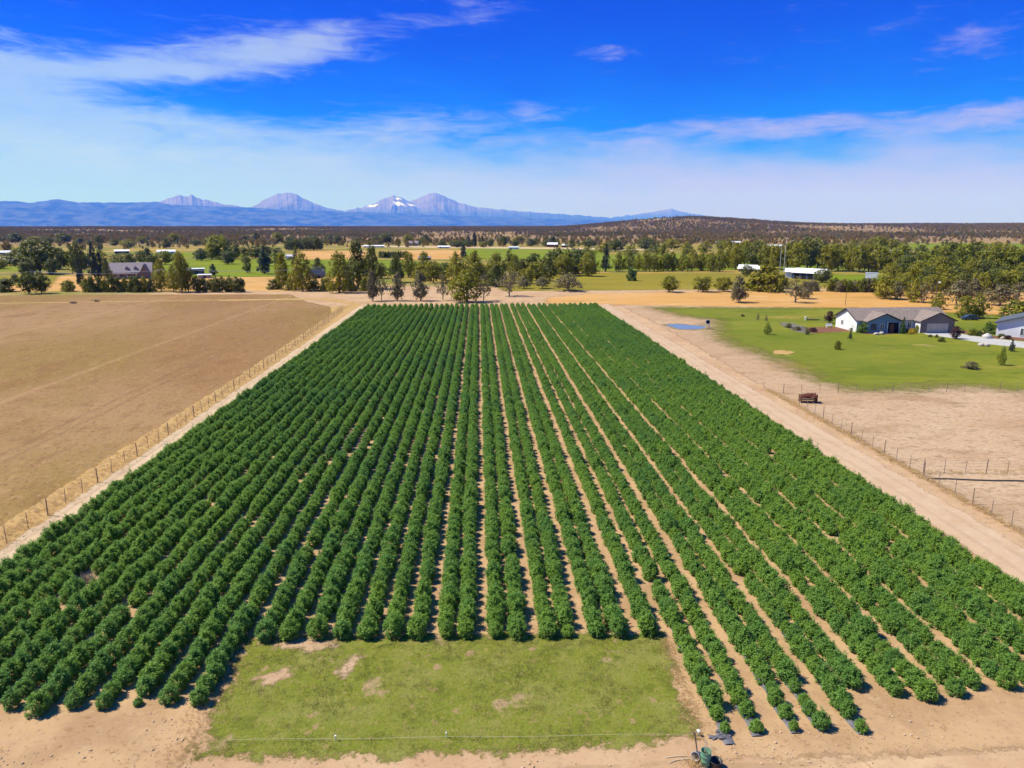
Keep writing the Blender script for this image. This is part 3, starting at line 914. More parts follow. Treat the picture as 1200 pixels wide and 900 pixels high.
# e) row across the middle right
g = 'trees along the back of the olive meadow'
tree(710, 318.5, 287, 13, 'spruce', 'tall dark blue spruce at the back of the olive meadow', g)
tree(740, 329, 313, 11, 'bright', 'dense bright green bush alone on the olive meadow', g)
mids = [(694, 19, 12), (725, 22, 12), (737, 24, 14), (748, 19, 10), (757, 25, 13), (767, 19, 11), (777, 30, 22), (788, 22, 13), (800, 21, 14), (811, 25, 15), (822, 28, 14), (833, 22, 13), (843, 26, 15)]
for i, (x, h, w) in enumerate(mids):
    tree(x, 318 + R.uniform(-1, .6), 318 - h, w, 'olive', f'{ORD[i]} olive tree from the left along the back of the olive meadow', g)
# f) the big tree line at right
bigs = [(853, 314, 282, 18), (862, 316, 287, 17), (872, 311, 284, 16), (884, 314, 284, 20), (897, 315, 287, 18), (909, 316, 288, 17), (922, 315, 286, 18), (934, 317, 285, 19), (946, 315, 280, 24), (958, 314, 281, 24), (970, 318, 288, 19), (982, 317, 287, 20), (995, 318, 291, 17),
        (1006, 319, 289, 19), (1018, 318, 286, 22), (1030, 319, 289, 19), (1041, 318, 292, 16), (1052, 320, 290, 18), (1066, 322, 298, 24), (1078, 319, 293, 17), (1090, 321, 294, 19), (1103, 320, 290, 20), (1115, 316, 285, 27), (1128, 320, 288, 22), (1140, 316, 286, 24), (1152, 321, 292, 20),
        (1163, 322, 291, 21), (1175, 320, 288, 23), (1187, 323, 292, 21), (1199, 322, 290, 22), (1212, 322, 288, 22)]
for i, (x, b, tp, w) in enumerate(bigs):
    k = 'dark' if i in (3, 8, 9, 18, 22, 24) else ('round' if i % 3 else 'olive')
    tree(x, b, tp, w, k, f"{'dark' if k == 'dark' else 'olive green'} tree, {ORD[i]} from the left in the tall line behind the barn", 'tall tree line behind the barn')
# g) golden field trees
g = 'trees on the golden field'
for a in ((784, 342.3, 324, 19, 'round', 'small olive tree, left of three on the golden field edge'), (824, 342, 324, 22, 'round', 'broad round olive tree, middle of three on the golden field edge'), (848, 341.5, 325, 19, 'round', 'round olive tree, right of three on the golden field edge'),
          (865, 354.5, 324, 23, 'juniper', 'olive gray tree standing out on the golden field left of the dead one'), (896, 341.5, 311, 34, 'oshrub', 'largest bushy olive tree in front of the barn'), (887, 341, 323, 20, 'shrub', 'dark low bush at the foot of the largest bushy olive tree'),
          (875, 324, 311, 12, 'dark', 'small dark tree before the white roofed shed'), (914, 338, 321, 16, 'oshrub', 'olive bush left of the half dead tree by the barn'), (932, 354.5, 325, 27, 'gray', 'half dead gray tree on the golden field before the barn'),
          (942, 350, 330, 19, 'juniper', 'leafy olive half of the half dead tree pair'), (951, 341, 327, 15, 'gshrub', 'gray bush in front of the barn\'s dark open front'), (963, 331, 316, 16, 'dark', 'dark round tree at the right end of the barn'),
          (1037, 350, 322, 27, 'olive', 'leaning olive tree left of the street light pole'), (1050, 351, 331, 18, 'wide', 'sprawling gray shrub right of the leaning olive tree'), (1072, 354, 328, 20, 'olive', 'tall olive tree close behind the ranch house roof'),
          (1082, 355, 330, 18, 'gray', 'gray tree between the tall olive tree and the light pole'), (1099, 362.5, 344, 14, 'olive', 'small neat olive tree behind the ranch house\'s garage gable'), (1121, 358, 329, 26, 'wide', 'sprawling gray juniper behind the pair of olive trees'),
          (1138, 352, 328, 20, 'wide', 'pale bare tree right of the sprawling gray juniper'), (1130, 373, 347, 20, 'olive', 'left olive tree of the leaning pair beside the parked car'), (1145, 372.5, 344, 17, 'olive', 'right leaning olive tree of the pair beside the parked car'),
          (1171, 358, 334, 31, 'wide', 'sprawling gray juniper on the golden field at the right'), (1191, 372, 352, 31, 'oshrub', 'big olive bush behind the right house'), (1193, 350, 330, 22, 'gray', 'gray bare tree at the right edge of the golden field'),
          (1060, 341, 325, 20, 'round', 'olive tree left behind the tall olive tree'), (1092, 344, 323, 18, 'round', 'olive tree directly left of the light pole top')):
    tree(*a, g)
for i in range(11):
    tree(972 + i * 5.6, 342 + R.uniform(-.5, .5), 327.5 + R.uniform(-2, 2), 9.5, ('oshrub', 'shrub', 'gshrub')[i % 3], f'{ORD[i]} shrub from the left in the row between barn and trailer', 'shrub row by the trailer')
for i in range(9):
    tree(1106 + i * 11.5, 343 + R.uniform(-2, 1), 322 + R.uniform(-4, 4), 16, ('oshrub', 'round', 'dark')[i % 3], f'{ORD[i]} green tree from the light pole along the far side of the golden field', 'green trees beyond the golden field')
g = 'loose tree belt behind the crop'
for i, x in enumerate(range(404, 700, 15)):
    b_ = R.uniform(321, 336)
    tree(x + R.uniform(-4, 4), b_, b_ - R.uniform(16, 30), R.uniform(14, 24), R.choice(['olive', 'olive', 'round', 'pine']), f'{ORD[i]} filler tree from the left in the loose belt behind the crop', g)
g = 'loose trees before the tall tree line'
for i, x in enumerate(range(1040, 1215, 11)):
    b_ = R.uniform(328, 340)
    tree(x + R.uniform(-4, 4), b_, b_ - R.uniform(17, 27), R.uniform(16, 24), R.choice(['olive', 'round', 'round', 'dark']), f'{ORD[i]} tree from the left in the loose belt between trailer and right edge', g)
g = 'loose trees round the left farms'
for i, x in enumerate(range(4, 330, 19)):
    b_ = R.uniform(304, 316)
    tree(x + R.uniform(-5, 5), b_, b_ - R.uniform(10, 18), R.uniform(11, 19), R.choice(['dark', 'round', 'olive', 'pine']), f'{ORD[i]} tree from the left scattered among the left farms and fields', g)
g = 'far belt at the foot of the scrub hill'
for i, x in enumerate(range(690, 1200, 17)):
    b_ = R.uniform(291, 301)
    tree(x + R.uniform(-5, 5), b_, b_ - R.uniform(9, 15), R.uniform(12, 20), R.choice(['dark', 'olive', 'round']), f'{ORD[i]} tree from the left in the far belt below the scrub hill', g)
g = 'far belt beyond the gravel road'
for i, x in enumerate(range(20, 690, 19)):
    b_ = R.uniform(284, 291)
    tree(x + R.uniform(-6, 6), b_, b_ - R.uniform(7, 12), R.uniform(9, 17), R.choice(['dark', 'pine', 'round']), f'{ORD[i]} tree from the left in the far belt above the green fields', g)
# h) garden plants by the houses
g = 'garden plants on the lawn'
for a in ((899, 392, 378, 8, 'lime', 'young lime green forked tree on the lawn'), (888, 377, 367, 4, 'gray', 'thin sapling at the top of the lawn, left one'), (897.5, 378, 369, 4, 'gray', 'thin sapling at the top of the lawn, right one'),
          (971.5, 379, 365, 9, 'plum', 'dark plum tree left of the white gable'), (981, 409.5, 399, 7, 'oshrub', 'small olive sapling out on the lawn before the white gable'), (996, 397.5, 388, 5, 'spruce', 'small bluish conifer on the lawn edge by the bark bed'),
          (1003, 388, 377, 10, 'bright', 'green bush at the front corner of the white gable'), (1012, 390, 379, 13, 'bright', 'large green bush before the blue porch gable'), (1057.5, 391.5, 370, 6.5, 'column', 'slim columnar evergreen before the ranch house front'),
          (1043, 389, 381, 7, 'oshrub', 'olive bush at the porch entrance'), (1050, 390, 383, 6, 'plum', 'reddish shrub left of the columnar evergreen'), (1063, 390.3, 385, 5, 'bright', 'low green shrub right of the columnar evergreen'),
          (1067.5, 390.6, 385, 9, 'yellow', 'yellow flowering clump before the garage wall'), (1074.5, 389.5, 381, 6, 'oshrub', 'brownish shrub at the garage corner'), (1107.5, 388.5, 381, 5, 'shrub', 'dark shrub at the right garage corner'),
          (1119.5, 397, 383, 12, 'plum', 'small plum tree beside the driveway'), (1139, 393, 385, 10, 'oshrub', 'round olive shrub in the driveway bed'), (1147.5, 393.5, 387, 7, 'bright', 'round green shrub in the driveway bed'),
          (1159, 391, 377, 12, 'bright', 'green tree at the left corner of the right house'), (1103, 400.5, 395, 7, 'shrub', 'dark low shrub on the lawn below the driveway'), (1090, 395, 392, 4, 'shrub', 'tiny dark shrub left of the driveway edge'),
          (1097.5, 395.5, 392, 4, 'shrub', 'tiny dark shrub nearer the driveway edge'), (1185, 412, 398, 8, 'spruce', 'dark young conifer below the driveway at the right'), (1173, 428, 406, 8, 'lime', 'thin lime green sapling on the lawn at the far right'),
          (1138, 432, 424, 16, 'gshrub', 'gray dry shrub low on the lawn'), (946, 392, 385.5, 4.5, 'gshrub', 'small blue gray shrub at the bark bed corner'), (1174, 396, 391, 9, 'shrub', 'dark shrub under the right house\'s wall'), (1181, 397.5, 393, 7, 'plum', 'reddish shrub under the right house\'s wall'),
          (924, 384, 379, 8, 'gshrub', 'gray shrub at the left end of the gravel bed'), (934, 387, 382, 8, 'gshrub', 'gray shrub in the middle of the gravel bed'), (953, 389, 384, 8, 'plum', 'brown red shrub in the bark bed'), (870, 371, 368, 4, 'shrub', 'tiny dark bush on the upper lawn')):
    tree(*a, g)

# i) far juniper woodland: uncountable, one mass
rs = np.random.default_rng(5)


def small_tree(seed, fol):
    r = np.random.default_rng(seed)
    n = 64
    t = r.random(n)
    e = np.sin(np.pi * (.15 + .8 * t)) ** .6 * .46
    a = r.random(n) * 6.28
    rr = e * np.sqrt(r.random(n))
    P = np.stack([rr * np.cos(a), rr * np.sin(a), .08 + .86 * t], -1)
    D = unit(rand_dirs(r, n) + np.array([0, 0, .3]))
    U = unit(np.cross(D, rand_dirs(r, n)))
    L = r.uniform(.18, .34, n)
    st = MB()
    st.tube([(0, 0, -.1), (0, 0, .6)], [.05, .02], 4)
    return leaves_mesh('juniper_shape', P, D, U, L * 1.15, L * .85, np.clip(r.random(n), 0, 1), [M[fol], M['bark']], st)


SM = [small_tree(1, 'juniper'), small_tree(2, 'juniper'), small_tree(3, 'pine'), small_tree(4, 'juniper')]
n = 170000
d = np.sqrt(rs.uniform(900 ** 2, 5000 ** 2, n))
az = np.radians(rs.uniform(-46, 50, n))
x, y = d * np.sin(az), d * np.cos(az)
k = vnoise(x / 260 + 11, y / 260 + 11, 77)
keepm = rs.random(n) < np.clip((k - .36) * 4.2, .06, .95)
azd = np.degrees(az)
fieldish = (d < 1120) & (rs.random(n) < .75)
fieldish |= (azd > 27) & (d < 1130)
keepm &= ~fieldish
# more trees between 700 and 1200 m around the farms, in ragged belts
x, y, d = x[keepm], y[keepm], d[keepm]
sel = rs.permutation(len(x))[:80000]
x, y = x[sel], y[sel]
h = rs.uniform(3.5, 8.5, len(x))
w = h * rs.uniform(.65, 1.05, len(x))
scatter('juniper_woodland', 'brown green juniper woodland covering the plain and hills to the horizon', 'woodland', SM, np.stack([x, y, ground_z(x, y) - .1], -1), rs.uniform(0, 6.28, len(x)),
        np.stack([w, w, h], -1), rs.integers(0, 4, len(x)), M['juniper'])

# ------------------------------------------------------------------ grass, weeds


def tuft(seed, fol, n=16, h=.22, spread=.10, wid=.02):
    r = np.random.default_rng(seed)
    P = np.stack([r.normal(size=n) * spread, r.normal(size=n) * spread, np.zeros(n)], -1)
    D = unit(rand_dirs(r, n) * .55 + np.array([0, 0, .8]))
    D[:, 2] = np.abs(D[:, 2])
    U = unit(np.cross(D, rand_dirs(r, n)))
    L = r.uniform(.5, 1.1, n) * h
    return leaves_mesh('tuft_shape', P, D, U, L, np.full(n, wid), r.random(n), [M[fol]])


GT = [tuft(i, 'blade', 16, .11, .14, .030) for i in range(3)]
poly = [(-14.6, 39.2), (11.3, 38.6), (10.6, 29.6), (4, 28.9), (-6, 29.0), (-13.9, 29.2), (-14.1, 31.5)]
n = 12000
x, y = rs.uniform(-16, 12, n), rs.uniform(28.4, 39.6, n)
sd = poly_sdf(x, y, poly)
k = vnoise(x / 1.3 + 20, y / 1.0 + 20, 9)
ok = (sd + (k - .5) * 2.4 > .1) & (rs.random(n) < np.clip((k - .36) * 3.2, .10, .62))
x, y, k = x[ok], y[ok], k[ok]
s = rs.uniform(.4, .95, len(x)) * np.clip(.6 + (k - .4) * 2, .5, 1.1)
scatter('grass', 'short tufty green grass on the foreground patch', 'grass', GT, np.stack([x, y, np.full(len(x), .010)], -1), rs.uniform(0, 6.28, len(x)), np.stack([s, s, s], -1), rs.integers(0, 3, len(x)), M['blade'])
WT = [tuft(10 + i, 'straw', 18, .30, .12, .022) for i in range(3)]
pts = []
for _ in range(3600):                       # along the left fence
    yy = 38 + 188 * R.random() ** 1.3
    fx = -38.5 - max(0, yy - 60) * .012 - max(0, yy - 160) * .03
    pts.append((fx + R.gauss(-.8, .75), yy, R.uniform(.4, 1.1)))
for _ in range(1500):                       # along the right fence
    yy = R.uniform(36, 104)
    pts.append((45.1 + R.gauss(.1, .35), yy, R.uniform(.5, 1.3)))
for _ in range(700):
    xx = R.uniform(46, 120)
    pts.append((xx, 66.2 - (xx - 45.6) * .03 + R.gauss(0, .5), R.uniform(.4, 1.1)))
for _ in range(15000):                      # stubble on the brown pasture
    yy = 44 + 200 * R.random() ** 1.5
    pts.append((-41.5 - 95 * R.random() ** 1.2, yy, R.uniform(.22, .62)))
for _ in range(1500):
    a = R.uniform(46, 110)
    pts.append((a, R.uniform(36, 100), R.uniform(.25, .7)))
for _ in range(1600):                       # bare ground in the foreground and round the grass patch
    xx, yy = R.uniform(-24, 24), R.uniform(25.5, 32.5)
    if vnoise(np.array([xx / 1.5 + 30]), np.array([yy / 1.5 + 30]), 4)[0] > .53 and poly_sdf(np.array([xx]), np.array([yy]), poly)[0] < .3:
        pts.append((xx, yy, R.uniform(.2, .55)))
for _ in range(900):
    t = R.random()
    pts.append((-14.8 + R.gauss(0, .5), 29 + t * 10, R.uniform(.25, .6)) if R.random() < .5 else (11.3 - .5 * (1 - t) + R.gauss(0, .3), 29.3 + t * 9, R.uniform(.25, .6)))
P = np.array(pts)
scatter('dry_grass', 'tufts of straw coloured dry grass along the fences and bare ground', 'dry grass', WT, np.stack([P[:, 0], P[:, 1], np.full(len(P), .012)], -1), rs.uniform(0, 6.28, len(P)),
        np.stack([P[:, 2]] * 3, -1), rs.integers(0, 3, len(P)), M['straw'])

# ------------------------------------------------------------------ buildings
M['white_wall'] = mat('white_siding', (.74, .73, .70), (.68, .67, .64), .6)
M['grey_wall'] = mat('gray_siding', (.21, .17, .145), (.18, .145, .125), .6)
M['blue_wall'] = mat('blue_gray_siding', (.20, .30, .38), (.17, .26, .33), .6)
M['pale_wall'] = mat('pale_blue_siding', (.70, .70, .71), (.63, .63, .65), .6)
M['tan_wall'] = mat('tan_siding', (.42, .35, .27), (.36, .30, .23), .6)
M['red_wall'] = mat('red_brown_boards', (.22, .085, .055), (.17, .065, .045), .8)
M['navy_wall'] = mat('dark_blue_sheet_wall', (.075, .10, .18), (.06, .08, .14), .5)
M['shingle'] = mat('taupe_shingles', (.27, .215, .18), (.21, .165, .145), 1.5, .9, 6)
M['grey_roof'] = mat('gray_shingles', (.31, .265, .27), (.25, .21, .22), 1.2, .9, 6)
M['dark_roof'] = mat('dark_blue_gray_roof', (.10, .115, .14), (.08, .09, .11), 1.2, .8)
M['white_roof'] = mat('white_metal_roof', (.80, .80, .82), (.72, .72, .75), .7, .5, spec=.4)
M['pale_roof'] = mat('pale_metal_roof', (.60, .62, .66), (.53, .55, .60), .7, .5, spec=.4)
M['trim'] = mat('dark_trim', (.07, .065, .065))
M['white_trim'] = mat('white_trim', (.78, .78, .76))
M['door'] = mat('garage_door_paint', (.56, .47, .37), (.50, .42, .33), .8)
M['shade_drum_black'] = mat('shade_and_drum_black', (.02, .018, .016))  # painted shade for porch and barn bays; also the pond drum's own black
M['glass'] = mat('window_glass', (.035, .05, .065), (.05, .07, .09), .8, .12, spec=.7)


def gable_walls(mb, x0, x1, y0, y1, h, rh, axis='x', m=0):
    """four walls with gable triangles"""
    mb.quad((x0, y0, 0), (x1, y0, 0), (x1, y0, h), (x0, y0, h), m)
    mb.quad((x1, y1, 0), (x0, y1, 0), (x0, y1, h), (x1, y1, h), m)
    mb.quad((x0, y1, 0), (x0, y0, 0), (x0, y0, h), (x0, y1, h), m)
    mb.quad((x1, y0, 0), (x1, y1, 0), (x1, y1, h), (x1, y0, h), m)
    if axis == 'x':
        ym = (y0 + y1) / 2
        mb.poly([(x0, y1, h), (x0, y0, h), (x0, ym, rh)], m)
        mb.poly([(x1, y0, h), (x1, y1, h), (x1, ym, rh)], m)
    else:
        xm = (x0 + x1) / 2
        mb.poly([(x0, y0, h), (x1, y0, h), (xm, y0, rh)], m)
        mb.poly([(x1, y1, h), (x0, y1, h), (xm, y1, rh)], m)


def gable_roof(mb, x0, x1, y0, y1, h, rh, axis='x', ov=.5, th=.18, m=0):
    if axis == 'x':
        ym = (y0 + y1) / 2
        k = (rh - h) / (ym - y0)
        e = h - k * ov
        mb.slab([(x0 - ov, y0 - ov, e + th), (x1 + ov, y0 - ov, e + th), (x1 + ov, ym, rh + th), (x0 - ov, ym, rh + th)], th, m)
        mb.slab([(x1 + ov, y1 + ov, e + th), (x0 - ov, y1 + ov, e + th), (x0 - ov, ym + .002, rh + th), (x1 + ov, ym + .002, rh + th)], th, m)
    else:
        xm = (x0 + x1) / 2
        k = (rh - h) / (xm - x0)
        e = h - k * ov
        mb.slab([(x0 - ov, y1 + ov, e + th), (x0 - ov, y0 - ov, e + th), (xm, y0 - ov, rh + th), (xm, y1 + ov, rh + th)], th, m)
        mb.slab([(x1 + ov, y0 - ov, e + th), (x1 + ov, y1 + ov, e + th), (xm + .002, y1 + ov, rh + th), (xm + .002, y0 - ov, rh + th)], th, m)


def window(parent, x, y, z0, w, h, frame, side='-y'):
    """frame proud of the wall, pane set in it"""
    f = MB()
    t = .09
    def bx(m_, a0, a1, b0, b1, d0, d1):
        if side == '-y':
            m_.box(a0, a1, y - d1, y - d0, b0, b1)
        elif side == '-x':
            m_.box(x - d1, x - d0, a0, a1, b0, b1)
        elif side == '+x':
            m_.box(x + d0, x + d1, a0, a1, b0, b1)
    c = x if side == '-y' else y
    bx(f, c - w / 2, c + w / 2, z0, z0 + t, .003, .08)
    bx(f, c - w / 2, c + w / 2, z0 + h - t, z0 + h, .003, .08)
    bx(f, c - w / 2, c - w / 2 + t, z0 + t, z0 + h - t, .003, .08)
    bx(f, c + w / 2 - t, c + w / 2, z0 + t, z0 + h - t, .003, .08)
    bx(f, c - t / 2, c + t / 2, z0 + t, z0 + h - t, .003, .07)
    fo = f.build('window', frame, parent)
    g_ = MB()
    bx(g_, c - w / 2 + t, c - t / 2, z0 + t, z0 + h - t, .003, .03)
    bx(g_, c + t / 2, c + w / 2 - t, z0 + t, z0 + h - t, .003, .03)
    g_.build('pane', M['glass'], fo)


# --- ranch house
hs = thing('ranch_house', 'single storey gray ranch house with white left gable on the green lawn', 'house', (91.6, 163.2, 0), rad(2.0))
L_, Wd = 23.4, 9.4
mb = MB()
gable_walls(mb, 0, L_, 0, Wd, 2.9, 5.2)
mb.build('wall', M['white_wall'], hs)
w1_ = MB()
gable_walls(w1_, 1.6, 9.9, -2.0, 4.0, 2.85, 4.55, 'y')
w1_.build('wall', M['blue_wall'], hs)['label'] = 'blue gray porch gable wall'
w2_ = MB()
gable_walls(w2_, 14.6, 23.2, -2.6, 4.0, 2.88, 4.75, 'y')
wo_ = w2_.build('wall', [M['grey_wall']], hs)  # front shade put into a gray darker than the side panel
wo_['label'] = 'gray garage gable wall darkened for shade'
cl_ = MB()
cl_.box(14.54, 14.597, -2.55, -.02, .02, 2.7)
cl_.build('sunlit_paint_panel', M['white_wall'], hs)['label'] = 'white panel painting sunlight on the garage wing side wall'  # side wall whitened by a thin panel, sunlight put into its colour
rf = MB()
gable_roof(rf, 0, L_, 0, Wd, 2.95, 5.25)
gable_roof(rf, 1.6, 9.9, -2.0, 4.4, 2.9, 4.6, 'y', .45)
gable_roof(rf, 14.6, 23.2, -2.6, 4.4, 2.93, 4.8, 'y', .45)
rfo = rf.build('roof', M['shingle'], hs)
for bx_ in ((7.2, 7.5, 6.0, 6.3, 4.2, 5.1), (17.8, 18.1, 6.2, 6.5, 4.2, 5.0)):
    v = MB()
    v.box(*bx_)
    v.build('roof_vent', M['trim'], rfo)
tr = MB()
for x0, x1, yv, e, rr in ((1.6, 9.9, -2.0, 2.9, 4.6), (14.6, 23.2, -2.6, 2.93, 4.8)):
    xm = (x0 + x1) / 2
    k = (rr - e) / (xm - x0)
    for s in (-1, 1):
        xe = xm + s * (xm - x0 + .45)
        ee = e - k * .45
        a, b_ = (xe, yv - .48, ee - .04), (xm, yv - .48, rr - .04)
        tr.poly([a, b_, (b_[0], b_[1], b_[2] + .26), (a[0], a[1], a[2] + .26)][::s])
k = (5.25 - 2.95) / (Wd / 2)
for s in (-1, 1):
    ym = Wd / 2
    ye = ym + s * (ym + .5)
    a, b_ = (-.53, ye, 2.95 - k * .5 - .05), (-.53, ym, 5.2)
    tr.poly([a, b_, (b_[0], b_[1], b_[2] + .26), (a[0], a[1], a[2] + .26)][::s])
tr.build('fascia', M['trim'], hs)
gd = MB()
gd.box(16.2, 21.6, -2.66, -2.604, .02, 2.25)
for i in range(1, 4):
    gd.box(16.2, 21.6, -2.672, -2.662, .02 + .56 * i - .02, .02 + .56 * i + .02, 1)
gd.build('garage_door', [M['door'], M['grey_wall']], hs)
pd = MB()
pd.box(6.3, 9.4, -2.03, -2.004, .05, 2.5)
pd.build('porch_shade_panel', M['shade_drum_black'], hs)  # flat dark panel on the wall, paints the porch shade
dd = MB()
dd.box(7.2, 8.2, -2.07, -2.034, .06, 2.15)
do = dd.build('door', M['red_wall'], hs)
kb = MB()
kb.lathe([(0, 0), (.04, .02), (.05, .06), (.0, .09)], 8)
ko = kb.build('handle', M['pale_roof'], do)
ko.location, ko.rotation_euler = (8.1, -2.07, 1.05), (math.pi / 2, 0, 0)
for xx in (6.3, 9.3):
    pm = MB()
    pm.box(xx, xx + .2, -2.32, -2.12, 0, 2.72)
    pm.build('porch_post', M['white_trim'], hs)
window(hs, 3.1, -2.0, .75, 1.3, 1.5, M['trim'])
window(hs, 5.2, -2.0, .75, 1.1, 1.5, M['white_trim'])
window(hs, 11.2, 0, .9, 1.6, 1.4, M['white_trim'])
window(hs, 13.4, 0, .9, 1.0, 1.4, M['white_trim'])
window(hs, 0, 6.4, 1.0, 1.0, 1.2, M['white_trim'], '-x')

# --- right house
h2 = thing('pale_house', 'pale blue house with dark roof edge cut by the right frame edge', 'house', (121.6, 156.3, 0), rad(-44))
mb = MB()
gable_walls(mb, 0, 15, 0, 13, 3.1, 5.6, 'y')
mb.build('wall', M['pale_wall'], h2)
rf = MB()
gable_roof(rf, 0, 15, 0, 13, 3.15, 5.65, 'y', .6, .22)
rf.build('roof', M['dark_roof'], h2)
tr = MB()
k = 2.5 / 7.5
for s in (-1, 1):
    xe = 7.5 + s * 8.1
    a, b_ = (xe, -.64, 3.15 - k * .6 - .12), (7.5, -.64, 5.52)
    tr.poly([a, b_, (b_[0], b_[1], b_[2] + .40), (a[0], a[1], a[2] + .40)][::s])
tr.build('fascia', M['dark_roof'], h2)
window(h2, 5.2, 0, .5, 1.3, 1.7, M['white_trim'])
window(h2, 9.5, 0, .9, 1.6, 1.3, M['white_trim'])
dd = MB()
dd.box(7.1, 8.1, -.06, -.004, .03, 2.1)
dd.build('door', M['navy_wall'], h2)


def barn(px, base, wpx, wall_px, roof_px, label, wall='tan_wall', roof='white_roof', rz=None, depth_=None, name='barn', cat='barn', open_front=False, lean=False, extra=None):
    p = at(px, base)
    s = mpp(p.x, p.y)
    L, h, rh = wpx * s, wall_px * s, (wall_px + roof_px) * s
    D_ = depth_ or min(L * .6, 10)
    face = -math.atan2(p.x, p.y) if rz is None else rz
    b_ = thing(name, label, cat, p, face)
    w_ = MB()
    if roof_px <= .01:
        w_.box(-L / 2, L / 2, 0, D_, 0, h)
    else:
        gable_walls(w_, -L / 2, L / 2, 0, D_, h, rh)
    w_.build('wall', M[wall], b_)
    r_ = MB()
    if roof_px <= .01:
        r_.box(-L / 2 - .4, L / 2 + .4, -.5, D_ + .4, h, h + .25)
    else:
        gable_roof(r_, -L / 2, L / 2, 0, D_, h + .03, rh + .03, 'x', .4, .15)
    r_.build('roof', M[roof], b_)
    n_ = max(1, int(L / 5))
    for i in range(n_):
        cx = -L / 2 + (i + .5) * L / n_
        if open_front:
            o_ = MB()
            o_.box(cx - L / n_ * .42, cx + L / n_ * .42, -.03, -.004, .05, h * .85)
            o_.build('bay_shade_panel', M['shade_drum_black'], b_)  # flat dark panel painting the shade inside an open bay
        elif i % 2 == 0:
            o_ = MB()
            o_.box(cx - .6, cx + .6, -.05, -.004, .04, min(2.1, h * .8))
            o_.build('door', M['trim'], b_)
        else:
            window(b_, cx, 0, h * .35, 1.4, h * .4, M['white_trim'])
    return b_


# barn behind the golden field, gable turned to the right
b_ = thing('barn', 'white roofed barn with dark blue end wall beyond the golden field', 'barn', at(945, 327.5), -.95)
mb = MB()
gable_walls(mb, -7.5, 7.5, 0, 8, 3.2, 5.0)
mb.build('wall', M['navy_wall'], b_)
rf = MB()
gable_roof(rf, -7.5, 7.5, 0, 8, 3.25, 5.05, 'x', .6, .16)
rf.build('roof', M['white_roof'], b_)
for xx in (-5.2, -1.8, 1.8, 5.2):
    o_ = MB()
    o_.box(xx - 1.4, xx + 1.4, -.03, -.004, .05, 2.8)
    o_.build('bay_shade_panel', M['shade_drum_black'], b_)  # shade of the open front painted as thin dark panels
barn(929, 326, 17, 7.5, 3.5, 'small white shed against the left side of the barn', 'white_wall', 'white_roof', name='shed', cat='shed')
b_ = barn(877, 318.5, 24, 3.5, 4, 'low shed with bright white roof behind the round olive trees', 'tan_wall', 'white_roof', rz=-.55, name='shed', cat='shed')
barn(902, 291.5, 26, 3, 1.5, 'long low building with pale roof left of the two masts', 'tan_wall', 'pale_roof', open_front=True)
barn(853, 286.5, 28, 2.4, 1.2, 'long low pale roofed barn far behind the olive trees', 'tan_wall', 'pale_roof')
barn(1012, 292, 14, 3, 1.5, 'pale building left of the far flat green field', 'white_wall', 'pale_roof')
barn(1047, 296.5, 8, 2, 1, 'tiny white shed among the tall trees', 'white_wall', 'white_roof', name='shed', cat='shed')
barn(1187, 277, 9, 1.6, .8, 'tiny white house on the scrub ridge at the right', 'white_wall', 'white_roof', name='house', cat='house')
# farmhouse with dormers at left
p = at(153, 326.5)
s = mpp(p.x, p.y)
fh = thing('farmhouse', 'gray roofed farmhouse with two dormers behind the long hedge', 'house', p, -math.atan2(p.x, p.y) - .15)
L = 44 * s
mb = MB()
gable_walls(mb, -L / 2, L / 2, 0, 11, 3.2, 7.4)
mb.build('wall', M['tan_wall'], fh)
rf = MB()
gable_roof(rf, -L / 2, L / 2, 0, 11, 3.25, 7.45, 'x', .6, .2)
rf.box(-L / 2 - .6, L * .20, -3.2, -.62, 2.45, 2.65)
rfo = rf.build('roof', M['grey_roof'], fh)
for xx in (-1.2, 2.6):
    dm = MB()
    gable_walls(dm, xx - 1, xx + 1, 1.2, 5.2, 5.0, 6.2, 'y')
    do = dm.build('dormer', M['grey_roof'], rfo)
    dm.v = []
wg = MB()
gable_walls(wg, L * .26, L * .47, -2.2, 6, 3.3, 6.8, 'y')
wg.build('wall', M['grey_wall'], fh)['label'] = 'gray gabled right wing'
wr = MB()
gable_roof(wr, L * .26, L * .47, -2.2, 6, 3.35, 6.85, 'y', .5, .2)
wr.build('roof', M['grey_roof'], fh)['label'] = 'roof of the gabled right wing'
for xx in (-L * .38, -L * .2, -L * .03, L * .13):
    window(fh, xx, 0, .9, 1.6, 1.4, M['white_trim'])
for xx in (-L * .45, -L * .25, -L * .05, L * .17):
    pp = MB()
    pp.box(xx - .1, xx + .1, -3.1, -2.9, 0, 2.45)
    pp.build('porch_post', M['white_trim'], fh)
barn(231, 321.5, 16, 6, 0, 'flat roofed white shed beside the tallest olive tree', 'grey_wall', 'white_roof', depth_=7, name='shed', cat='shed')
barn(240, 326, 14, 3.5, 0, 'lower flat white roof lean-to before the white shed', 'tan_wall', 'white_roof', depth_=6, name='shed', cat='shed')
b_ = barn(374, 326, 18, 4, 6, 'gray sloped roof shed beside the yellow olive cone tree', 'grey_wall', 'dark_roof', rz=.75, name='shed', cat='shed')
barn(143, 297, 15, 2.6, 1.6, 'pale roofed barn above the gray farmhouse', 'trim', 'white_roof', open_front=True)
barn(195, 297.5, 19, 2.6, 1.8, 'white barn at the top of the narrow green field', 'white_wall', 'white_roof')
barn(6, 299.5, 14, 3.5, 2, 'white roofed barn at the left frame edge, upper one', 'navy_wall', 'white_roof')
barn(7, 310, 15, 5, 2, 'white roofed barn at the left frame edge, lower one', 'navy_wall', 'white_roof')
